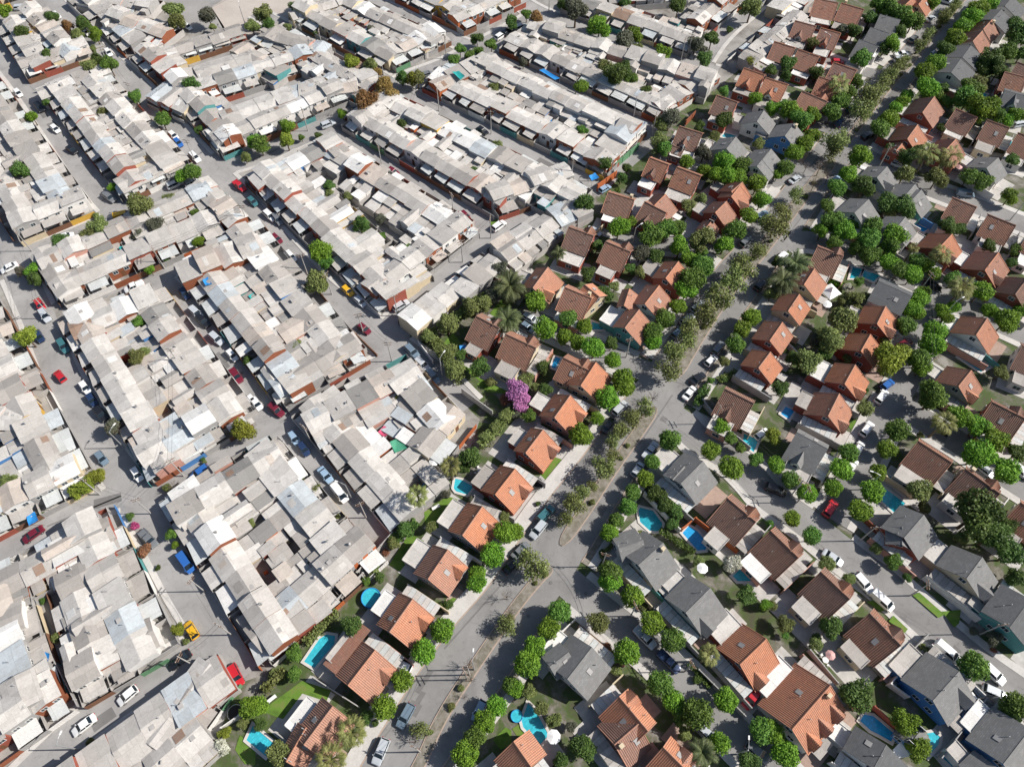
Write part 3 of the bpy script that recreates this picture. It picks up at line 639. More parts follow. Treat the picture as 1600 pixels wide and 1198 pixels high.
    if rng.random()<.6:
        m=MB(); z=hr-k*e
        q=[(xs-.45,sg*(e-.5),hr-k*(e-.5)+.14),(xs+.45,sg*(e-.5),hr-k*(e-.5)+.14),(xs+.45,sg*(e+.5),hr-k*(e+.5)+.14),(xs-.45,sg*(e+.5),hr-k*(e+.5)+.14)]
        if sg<0: q=q[::-1]
        m.slab(q,.14); m.build('skylight','w_grey',roof)
    for _ in range(rng.choice((1,2))):
        x_=rng.uniform(-.7,.7)*h; y_=rng.uniform(-.6,.6)*ww; z_=hr-k*abs(y_)
        m=MB(); m.tube((x_,y_,z_-.1),(x_,y_,z_+.65),.06,.06,6); m.tube((x_,y_,z_+.6),(x_,y_,z_+.75),.14,.05,6); m.build('flue','steel',roof)
    if rng.random()<.07:
        m=MB(); x_=.7*h*rng.choice((-1,1)); m.box(x_-.35,x_+.35,.6,1.2,hr-1.2,hr+.55); m.box(x_-.42,x_+.42,.53,1.27,hr+.55,hr+.65); m.build('chimney','w_cream',root)
    # windows
    for s in (-1,1):
        window(root,s*hh,-1.3,1.1,1.2,1.1,s,'x'); window(root,s*hh,1.4,1.1,1.2,1.1,s,'x'); window(root,s*hh,0,3.9,1.3,1.1,s,'x')
    for q in (-.5,.3): window(root,q*h,-a2,1.1,1.3,1.1,-1,'y')
    window(root,-.45*h,a1,1.1,1.3,1.1,1,'y'); m=MB(); m.box(.1,1.05,a1,a1+.06,.02,2.1); m.build('door','door',root)
    # side carport with striped sheets, rear flat roofed room
    if ann:
        s=side; x0=h*s; x1=(h+2.5)*s; xa,xb=min(x0,x1)+.05,max(x0,x1)
        hs=2.55; m=MB(); yy=-ww+.3
        cnt=0
        while yy<we-1.2:
            ye=min(yy+1.15,we-.3); m.box(xa,xb,yy+.03,ye-.03,hs-.08+.0,hs,cnt%2); yy+=1.15; cnt+=1
        r=m.build('carport_roof',['sh_off-white','poly'] if rng.random()<.6 else ['sh_grey','sh_pale grey'],root)
        m=MB(); xo=xb if s>0 else xa
        m.box(xo-.1,xo+.1,-ww,we+1.5,0,2.2+rng.uniform(0,.3)); m.build('side_wall','w_'+rng.choice(['white','cream','pink','grey']),root)
    if rear:
        dp=rng.uniform(2.6,4.6); xl=-h*rng.uniform(.5,.95); xr=h*rng.uniform(.5,.98); zt=rng.uniform(2.6,2.9); rk=rng.choice(['pale grey','off-white','white','grey'])
        m=MB(); m.box(xl+.1,xr-.1,-a2-dp+.15,-a2-.02,0,zt-.1); e_=m.build('rear_room','w_'+wk,root)
        m=MB(); m.box(xl,xr,-a2-dp,-a2-.03,zt-.1,zt); m.box(xl,xr,-a2-dp-.08,-a2-dp+.08,zt,zt+.18); m.box(xl-.05,xl+.1,-a2-dp,-a2-.03,zt,zt+.18); m.box(xr-.1,xr+.05,-a2-dp,-a2-.03,zt,zt+.18); m.build('rear_room_roof','sh_'+rk,e_)
        window(e_,(xl+xr)/2,-a2-dp+.15,.9,1.5,1.1,-1,'y')
    if not onto:
        LOTN[0]+=1; z=.021+.0023*(LOTN[0]%37); m=MB(); xa,xb=-h-rng.uniform(.5,2.4),h+rng.uniform(.5,2.4)
        m.box(xa,xb,-a2-rng.uniform(3.5,6),-a2+.3,.0,z); m.build('terrace','concrete2',root)
        m=MB(); q=rng.uniform(-.3,.3)*h; m.box(q if rng.random()<.5 else xa,xb if rng.random()<.7 else q+4,a1-.3,a1+3.4,.0,z+.001); m.build('driveway','concrete2' if rng.random()<.7 else 'paver',root)
        if rng.random()<.35:
            x0=rng.choice((-h*.8,h*.1)); m=MB(); m.box(x0,x0+h*.7,a1+.02,a1+2.4,2.45,2.53); m.build('porch_roof','sh_'+rng.choice(['pale grey','white','grey']),root)
    kn={'orange':'terracotta-tiled','brown':'shade-browned-tile','red':'faded red-tiled','grey':'grey-shingled','dark':'dark grey-shingled'}[kind]
    nm={0:'',1:' and front dormer',3:' and three dormers',-1:' and rear dormer'}[dorm]
    thing('detached_house',f'{kn} house with {wk} walls{nm}','house',mid,math.atan2(d.y,d.x),'detached houses in the garden suburb',ob=root)
    THINGS[-1][2]=px_of(Vector((mid.x,mid.y,4)))
    if onto:
        r0=LASTH[0]; THINGS.pop(); bpy.context.view_layer.update()
        rel=r0.matrix_world.inverted()@root.matrix_world
        for c in list(root.children):
            nm=c.name.split('.')[0]; c.parent=r0; c.matrix_local=rel@c.matrix_local; c.name='wing_'+nm if nm in('wall','roof') else nm
        bpy.data.objects.remove(root); return r0
    LASTH[0]=root
    return root
LASTH=[None]
LOTN=[0]
HS=[
 (13,480,820,300,1060,4.6,3.4,'orange','grey',0),(13,200,865,365,980,2.4,3.2,'orange','brick red',0,0,5.6,1,0,True),(13,745,470,575,690,4.8,3.9,'orange','grey',1,1,7,-1),(13,980,150,835,355,4.8,3.8,'orange','brick red',1,1,7,-1),(9,1200,1035,1075,1218,4.6,4,'orange','grey',1,1,7,-1),(9,1415,765,1290,945,4.8,3.9,'orange','grey',1,1,7,-1),
 (9,1620,530,1495,690,4.8,4,'orange','brick red',1,1,7,-1),(10,195,285,85,430,4.8,3.2,'orange','brick red',1,1,7,-1),(10,365,70,265,210,4.8,4,'orange','pink',1,1,7,-1),(6,525,1065,430,1210,4.6,3.5,'orange','cream',0,0,7,-1,0),(6,320,1035,480,1115,2.6,4.6,'brown','cream',1,0,6.7,1,0),
 (6,-40,888,150,975,2.6,5,'brown','cream',1,1,6.8,1,1),(5,1375,775,1520,850,2.6,5.2,'brown','brick red',1,0),(6,225,470,130,600,4.8,3.4,'orange','cream',1,0),(6,330,595,500,665,2.4,5,'red','pink',0,0),(6,480,545,405,625,4.6,3.2,'orange','cream',0,0,6.8,1,0,True),
 (6,920,585,830,700,4.6,3.4,'orange','white',1,0,7,1,0),(6,720,560,850,610,1.8,4.6,'orange','white',0,0,6.2,1,0,True),(6,795,735,705,850,4.8,3.2,'orange','teal',0,1,6.8,-1),(6,1040,435,960,540,4.6,3.6,'orange','brick red',0,0),
 (6,355,220,510,275,2.6,4.8,'brown','brick red',1,0),(6,585,310,740,375,2.6,4.8,'brown','brick red',1,0),(6,600,0,765,50,2.4,4.8,'brown','brick red',0,0),(6,960,15,890,85,4.6,3.4,'orange','brick red',0,0,6.8,1,0),(6,830,60,965,130,2.2,4.8,'brown','brick red',-1,0,6.9,1,0),
 (6,1340,60,1270,130,4.6,3.6,'orange','brick red',0,0),(6,1425,-40,1370,30,4.6,3.6,'orange','brick red',1,0,7,1,0),(6,1250,180,1205,235,3,2.4,'orange','brick red',0,0,5,1,0),
 (2,1450,425,1580,470,2.6,4.8,'orange','brick red',-1,0),(2,1280,595,1410,640,2.6,4.8,'brown','brick red',0,0),(2,1575,690,1530,760,4.6,4.4,'grey','white',0,0),(2,1400,855,1340,930,4.6,4.4,'grey','white',0,0),(2,1600,950,1530,1040,4.6,4.4,'grey','white',0,0),
 (2,1045,790,1190,835,2.6,4.8,'brown','white',-1,0),(2,990,905,1075,935,1.6,3.2,'brown','brick red',0,0,4.4,1,0),(2,860,985,980,1030,2.4,4.6,'brown','brick red',-1,0),(2,1030,1045,1180,1100,2.6,4.8,'brown','brick red',0,0),(2,1440,1140,1370,1198,4.6,3.8,'orange','brick red',0,0),
 (3,170,130,300,165,2.6,4.8,'red','grey',-1,0),(3,330,175,455,210,2.6,4.8,'red','brick red',-1,0),(3,40,260,170,300,2.6,4.8,'red','white',0,1),(3,190,310,320,355,2.6,4.8,'red','brick red',0,1),(3,-15,485,125,530,2.6,4.8,'orange','white',-1,0),(3,295,-10,440,20,2.6,5,'red','brick red',0,1),(3,460,20,600,60,2.6,5,'red','brick red',0,1),
 (3,410,390,555,440,2.6,4.8,'red','white',-1,0),(3,320,480,460,525,2.4,4.6,'red','brick red',0,0),(3,215,570,370,635,3,4.4,'orange','brick red',1,0),(3,700,90,830,125,3,5.6,'grey','white',0,1),(3,640,170,760,210,3,5.6,'grey','white',0,0),(3,570,245,690,290,3,5.4,'grey','white',-1,0),
 (3,910,-15,850,40,4.4,4,'orange','cream',0,0),(3,985,-25,940,30,4,3,'orange','cream',0,0),(3,1270,285,1215,360,5.8,5.6,'dark','white',0,1),(3,1205,370,1145,455,5.8,5.6,'dark','white',0,1),(3,1530,-20,1480,40,6,6,'dark','white',0,1),(3,1460,60,1400,125,6,5.5,'dark','white',0,0),
 (3,1400,125,1345,185,4.4,4.6,'orange','white',0,1),(3,1340,195,1280,260,4.4,4.6,'orange','grey',0,1),(3,1040,605,965,705,4.8,4.6,'orange','brick red',0,1),(3,935,780,870,870,4.6,4.4,'orange','brick red',0,0),(3,1175,870,1100,950,4.6,4.2,'orange','brick red',0,0),(3,860,870,800,945,3,3.4,'orange','brick red',0,0,5.5,1,0),
 (3,1175,680,1310,735,2.4,5.2,'brown','cream',0,1),(3,1370,750,1510,800,2.4,5.2,'brown','cream',0,1),(3,1565,830,1690,880,2.4,5.2,'brown','white',0,1),(3,1480,450,1620,485,3,4.8,'brown','brick red',0,0),(3,1480,565,1640,610,3,5,'dark','white',-1,0),(3,1560,390,1680,430,3,5,'brown','white',0,0),
 (3,165,770,105,850,4.6,4.6,'grey','blue',0,0),(3,20,930,-35,1000,4.6,4.4,'grey','white',0,0),(3,745,1040,680,1110,4.8,4.6,'grey','white',1,0),(3,1440,985,1365,1050,4.6,4.6,'grey','white',0,1),(3,920,1150,850,1230,4.6,4.4,'grey','white',0,0),
 (7,630,45,540,130,4.8,4.6,'grey','white',1,1),(7,960,-15,890,60,4.8,4.2,'grey','teal',0,1),(7,860,155,790,240,4.6,4.4,'grey','white',0,1),(7,1155,35,1305,95,2.2,5,'brown','white',0,1),(7,1375,140,1550,210,2.2,5,'brown','white',0,1),(7,1640,240,1760,290,2.2,5,'brown','white',0,1),
 (7,1150,265,1065,355,4.6,4.8,'orange','brick red',1,1),(7,1440,380,1355,490,4.8,4.8,'orange','brick red',1,1),(7,310,340,470,400,1.8,5.2,'brown','cream',1,1),(7,290,480,225,580,4.6,3.2,'orange','cream',0,1,7,1,0),(7,195,640,125,745,4.0,3.8,'orange','cream',0,1,7,1,0),(7,90,815,10,930,3.8,4,'orange','brick red',0,1,7,1,0),
 (7,15,1000,-60,1100,4.2,4,'orange','brick red',0,1,7,1,0),(7,735,715,680,825,4.6,4.2,'orange','brick red',1,0),(7,640,890,580,995,4.6,4.2,'orange','brick red',0,0),(7,545,1080,478,1200,4.8,4,'orange','brick red',1,1),(7,1270,1115,1190,1215,4.6,4.4,'orange','grey',1,1,7,1,1),(7,690,555,900,650,2,5.4,'dark','white',0,1),
 (7,1370,790,1300,895,4.8,4.8,'orange','white',0,1),(7,1620,540,1545,640,4.8,4,'brown','brick red',0,1),(7,1590,960,1740,1020,2.4,5,'brown','white',0,1),
 (11,445,60,375,200,4.8,4.6,'orange','brick red',1,1),(11,180,300,375,405,1.8,5.8,'grey','white',-1,1),(11,940,355,1150,490,1.8,5.4,'brown','white',0,1),(11,1235,530,1450,685,2,5.4,'brown','white',1,1),(11,975,815,850,960,5,4.2,'grey','brick red',0,1,7,1,0),(11,880,900,760,840,2.6,2.6,'grey','brick red',0,0,6.2,1,0,True),(11,1340,1080,1240,1215,5.4,5,'grey','cream',1,1),
 (11,15,915,190,1085,2.4,5.4,'brown','pink',1,1),(11,1400,110,1610,215,2.2,5.2,'brown','brick red',1,1),(11,1580,740,1740,850,2,5,'red','cream',1,1),
 (10,1195,480,1055,620,5,4.6,'grey','white',0,1),(10,1130,560,1030,480,2.3,2.3,'grey','white',0,0,6.0,1,0,True),(10,1345,710,1525,860,2.2,5.6,'brown','white',1,1),(10,1330,30,1510,120,1.8,5.4,'brown','pink',-1,1),(10,945,990,790,1130,5.6,4.8,'grey','white',0,1),(10,870,1000,730,1080,3,3.6,'grey','white',0,0,6,1,0,True),
 (14,1240,80,1085,235,5.6,4.8,'grey','white',1,1),(14,500,450,345,650,5,4.6,'grey','white',0,1,7,-1),(14,420,540,315,425,2.6,2.6,'grey','white',0,0,6.2,1,0,True),(14,670,760,850,975,2.6,4.6,'orange','pink',1,1,7,-1,0),(14,790,930,640,1060,4.4,4.2,'red','pink',0,1,6.6,1,0),(14,945,1075,1100,1230,2.8,4.8,'orange','pink',1,1,7),(14,1590,400,1425,560,5.2,4.8,'orange','brick red',1,1),
 (14,10,1040,120,1198,3.6,4.4,'orange','pink',0,1),
 (15,330,-20,510,150,2.4,5.2,'brown','cream',1,1),(15,635,240,830,440,2.4,5.4,'brown','cream',1,1),(15,390,690,150,965,5.0,6.2,'orange','white',3,1,7.4,-1),(15,1195,600,1030,785,5,5.2,'grey','blue',1,1,7,-1),(15,1040,800,960,900,2.6,2.6,'grey','blue',0,0,4.8,1,0,True),(15,740,1060,660,1210,5,5,'dark','white',0,1),(15,1640,960,1470,1180,5.4,5.4,'grey','blue',0,1,7,-1),
 (15,1640,150,1510,330,5.4,4.8,'dark','teal',0,1,7,-1),(15,1500,1250,1400,1350,5,5,'grey','white',0,0),
]
for h_ in HS:
    r_=detached(*h_)
    if h_[:3]==(13,745,470):
        m=MB(); m.slab([(-6.2,-7.4,2.5),(3.6,-7.4,2.5),(3.6,-3.9,3.5),(-6.2,-3.9,3.5)],.14); m.build('lean_to_roof','tile_red',r_)
# ------------------------------------------------------------ trees
def rnd_dir(r):
    while True:
        v=Vector((r.uniform(-1,1),r.uniform(-1,1),r.uniform(-1,1)))
        if .05<v.length<1: return v.normalized()
def crown_mesh(name,seed,lobes,n,ls,shell=.5,squash=.85):
    r=random.Random(seed); m=MB(); L=[]
    for i in range(lobes):
        if lobes==1: L.append((Vector((0,0,0)),1)); break
        a=r.uniform(0,6.283)
        if name=='crown' and seed<20: a=6.283*i/lobes+r.uniform(-.3,.3); q=r.uniform(.38,.5); L.append((Vector((math.cos(a)*q,math.sin(a)*q,r.uniform(-.35,.4)*squash)),r.uniform(.38,.5)))
        else: q=r.uniform(.25,.62); L.append((Vector((math.cos(a)*q,math.sin(a)*q,r.uniform(-.38,.5)*squash)),r.uniform(.30,.52)))
    if lobes>1: L.append((Vector((0,0,.12)),.68 if seed<20 else .62))
    tot=sum(l[1]**2 for l in L)
    for c,rad in L:
        k=int(n*rad*rad/tot)
        for _ in range(k):
            d=rnd_dir(r); rr=rad*(shell+(1-shell)*r.random()**.6)*(1+.16*math.sin(5*d.x+seed)*math.sin(6*d.y+2)+.08*r.uniform(-1,1))
            p=c+Vector((d.x*rr,d.y*rr,d.z*rr*squash))
            nn=(d*.7+rnd_dir(r)*.8+Vector((0,0,.35))).normalized(); u=nn.orthogonal().normalized(); u=(Matrix.Rotation(r.uniform(0,6.28),3,nn)@u); v=nn.cross(u); s=ls*r.uniform(.6,1.25)
            m.add([p-u*s-v*s*.5,p+u*s*.2-v*s*.7,p+u*s+v*s*.1,p-u*s*.1+v*s*.7],[(0,1,2,3)])
    return m.mesh(name,['leaf_street'])
def trunk_mesh(seed,h=1.3,r0=.07,limbs=5,spread=.55,lh=.5):
    r=random.Random(seed); m=MB(); top=Vector((r.uniform(-.08,.08),r.uniform(-.08,.08),h*.62))
    m.tube((0,0,-.05),top*.5,r0*1.15,r0*.85,7,cap=False); m.tube(top*.5,top,r0*.85,r0*.7,7,cap=False)
    for i in range(limbs):
        a=6.283*i/limbs+r.uniform(-.4,.4); e=top+Vector((math.cos(a)*spread,math.sin(a)*spread,lh*r.uniform(.7,1.3))); md=top.lerp(e,.5)+Vector((0,0,.06)); m.tube(top,md,r0*.5,r0*.35,5,cap=False); m.tube(md,e,r0*.35,r0*.12,5)
        e2=md+Vector((math.cos(a+.9)*spread*.5,math.sin(a+.9)*spread*.5,lh*.6)); m.tube(md,e2,r0*.28,r0*.08,4)
    return m.mesh('trunk','bark')
CR={'street':[crown_mesh('crown',i,8,4600,.062,.55,.86) for i in range(5)],
    'broad':[crown_mesh('crown',20+i,10,5200,.062,.45,.8) for i in range(5)],
    'wispy':[crown_mesh('crown',40+i,9,1500,.060,.25,.95) for i in range(5)],
    'low':[crown_mesh('crown',60+i,5,2000,.075,.5,.6) for i in range(4)]}
TR={'street':[trunk_mesh(i,1.45,.055) for i in range(3)],'broad':[trunk_mesh(10+i,1.5,.06) for i in range(3)],'wispy':[trunk_mesh(20+i,1.5,.04,7,.65,.75) for i in range(3)],'low':[trunk_mesh(30,.7,.05,5,.4,.2)]}
def frond_crown(seed,n,ln,droop,wd,fan):
    r=random.Random(seed); m=MB()
    for i in range(n):
        a=i*2.39996+r.uniform(-.2,.2); el=r.uniform(-.5,1.25) if fan else r.uniform(-.35,1.2); L=ln*r.uniform(.8,1.1)
        d=Vector((math.cos(a),math.sin(a),0)); sd_=Vector((-math.sin(a),math.cos(a),0)); p=Vector((0,0,0)); e=el; prev=p; K=7
        for k in range(K):
            q=prev+(d*math.cos(e)+Vector((0,0,math.sin(e))))*(L/K); e-=droop/K*(1.2 if k>2 else .6)
            t=(k+.5)/K
            m.add([prev+sd_*.012,prev-sd_*.012,q-sd_*.012,q+sd_*.012],[(0,1,2,3)])
            if fan and k<4: prev=q; continue
            for s in (-1,1):
                for j in range(3):
                    b=prev.lerp(q,j/3); w_=wd*math.sin(math.pi*min(1,(.15+t*.85)))*r.uniform(.8,1.15)+.03
                    tip=b+sd_*s*w_+(q-prev)*1.1+Vector((0,0,-w_*.35)); m.add([b,b+(q-prev)*.34,tip],[(0,1,2)])
            prev=q
    return m
def palm_meshes():
    out={}
    for k,(n,ln,dr,wd,fan,mk) in {'fan':(60,1.0,1.5,.30,True,'leaf_palm'),'date':(46,1.15,1.7,.26,False,'leaf_date')}.items():
        out[k]=[frond_crown(5+i,n,ln,dr,wd,fan).mesh('fronds',[mk]) for i in range(2)]
    return out
PALM=palm_meshes()
_skm={}
def set_mat(o,mk):
    o.material_slots[0].link='OBJECT'; o.material_slots[0].material=M[mk]
TREEK={ # code: (shape, leaf material, name, look, category, group, lift)
 's':('street','leaf_street','street_tree','round bright green tree','tree','clipped round trees along the streets',1.35),
 'd':('broad','leaf_dark','garden_tree','bushy dark green tree','tree','garden trees',1.2),
 'b':('broad','leaf_street','garden_tree','bushy mid-green tree','tree','garden trees',1.2),
 'o':('wispy','leaf_olive','median_tree','wispy olive tree','tree','thin trees on the central strip',1.25),
 'v':('broad','leaf_olive','olive_tree','spreading olive-green tree','tree','olive-green trees',1.2),
 'y':('broad','leaf_lime','lime_tree','yellow-green tree','tree','yellow-green trees',1.2),
 'a':('broad','leaf_autumn','autumn_tree','tawny autumn-leaved tree','tree','autumn trees',1.3),
 'g':('broad','leaf_grey','grey_tree','grey-green tree','tree','grey-green trees',1.2),
 'l':('low','leaf_dark','shrub','low dark green shrub','shrub','shrubs',.6),
 'm':('low','leaf_olive','shrub','low olive-green shrub','shrub','shrubs',.6),
 'u':('broad','leaf_purple','flowering_tree','purple-flowering tree','tree',None,1.0),
 'w':('broad','leaf_white','flowering_tree','white-flowering tree','tree',None,1.0),
 'k':('low','leaf_pink','flowering_shrub','pink-flowering shrub','shrub',None,.6),
 'x':('bare','twig','bare_tree','small leafless tree','tree','leafless trees',1.25),
 'r':('low','leaf_russet','russet_shrub','russet-brown shrub','shrub',None,.7)}
def twig_mesh(seed):
    r=random.Random(seed); m=MB()
    def grow(p,d,l,rad,n):
        q=p+d*l; m.tube(p,q,rad,rad*.6,4,cap=False)
        if n==0: return
        for _ in range(3 if n>1 else 4): grow(p.lerp(q,r.uniform(.5,1)),(d+rnd_dir(r)*.75+Vector((0,0,.12))).normalized(),l*r.uniform(.55,.8),rad*.55,n-1)
    for i in range(5): a=i*1.26; grow(Vector((0,0,-.45)),Vector((math.cos(a)*.6,math.sin(a)*.6,.8)).normalized(),.5,.02,3)
    return m.mesh('crown','twig')
CR['bare']=[twig_mesh(i) for i in range(3)]; TR['bare']=TR['wispy']
PROTO={}
def place_tree(t,x,y,r,code):
    X,Y=T(t,x,y); rr=r/4
    if code in 'pq':
        hgt={'p':7.0,'q':5.0}[code]; 
        p=P(X,Y,hgt); s=(p-Vector((0,0,CH))).length; rm=rr*s/FP*1.05
        root=link('palm_tree',None); key=(code,)
        m=MB(); m.tube((0,0,-.05),(0.03,0.02,hgt*.5),.30,.22,9,cap=False); m.tube((0.03,0.02,hgt*.5),(0,0,hgt),.22,.2,9); m.build('trunk','palmbark',root)
        c=link('crown',PALM['fan' if code=='p' else 'date'][random.randrange(2)],root); c.location=(0,0,hgt); c.scale=(rm,)*3; c.rotation_euler=(0,0,random.uniform(0,6))
        thing('palm_tree','tall fan palm' if code=='p' else 'wide date palm with drooping fronds','palm tree',(p.x,p.y,0),0,'palm trees',ob=root); THINGS[-1][2]=(X,Y); return
    shape,mk,name,look,cat,grp,lift=TREEK[code]
    p=P(X,Y,2.5)
    for _ in range(3):
        s=(p-Vector((0,0,CH))).length; rm=rr*s/FP; p=P(X,Y,min(9,rm*lift))
    root=link(name,None); i=random.randrange(100)
    tr=link('trunk',TR[shape][i%len(TR[shape])],root); c=link('crown',CR[shape][i%len(CR[shape])],root); c.location=(0,0,lift); set_mat(c,'leaf_mid' if (code=='b' and i%3) or (code=='s' and i%4==0) else mk); c.scale=(1.1,1.1,1.15) if code=='o' else (1.0,1.0,1.0) if code=='s' else (.88,.88,.88); tr.scale=(1,1,1 if shape!='low' else .7)
    root.scale=(rm,rm,rm)
    big='small ' if rm<1.5 else 'large ' if rm>3.3 else ''
    if shape=='low': big=''
    loc=(p.x,p.y,0)
    if big and 'tree' in look and code!='s': look=big+look
    root.location=loc; root.rotation_euler=(0,0,random.uniform(0,6.28)); root['category']=cat
    if grp: root['group']=grp
    THINGS.append([root,look,(X,Y),None])
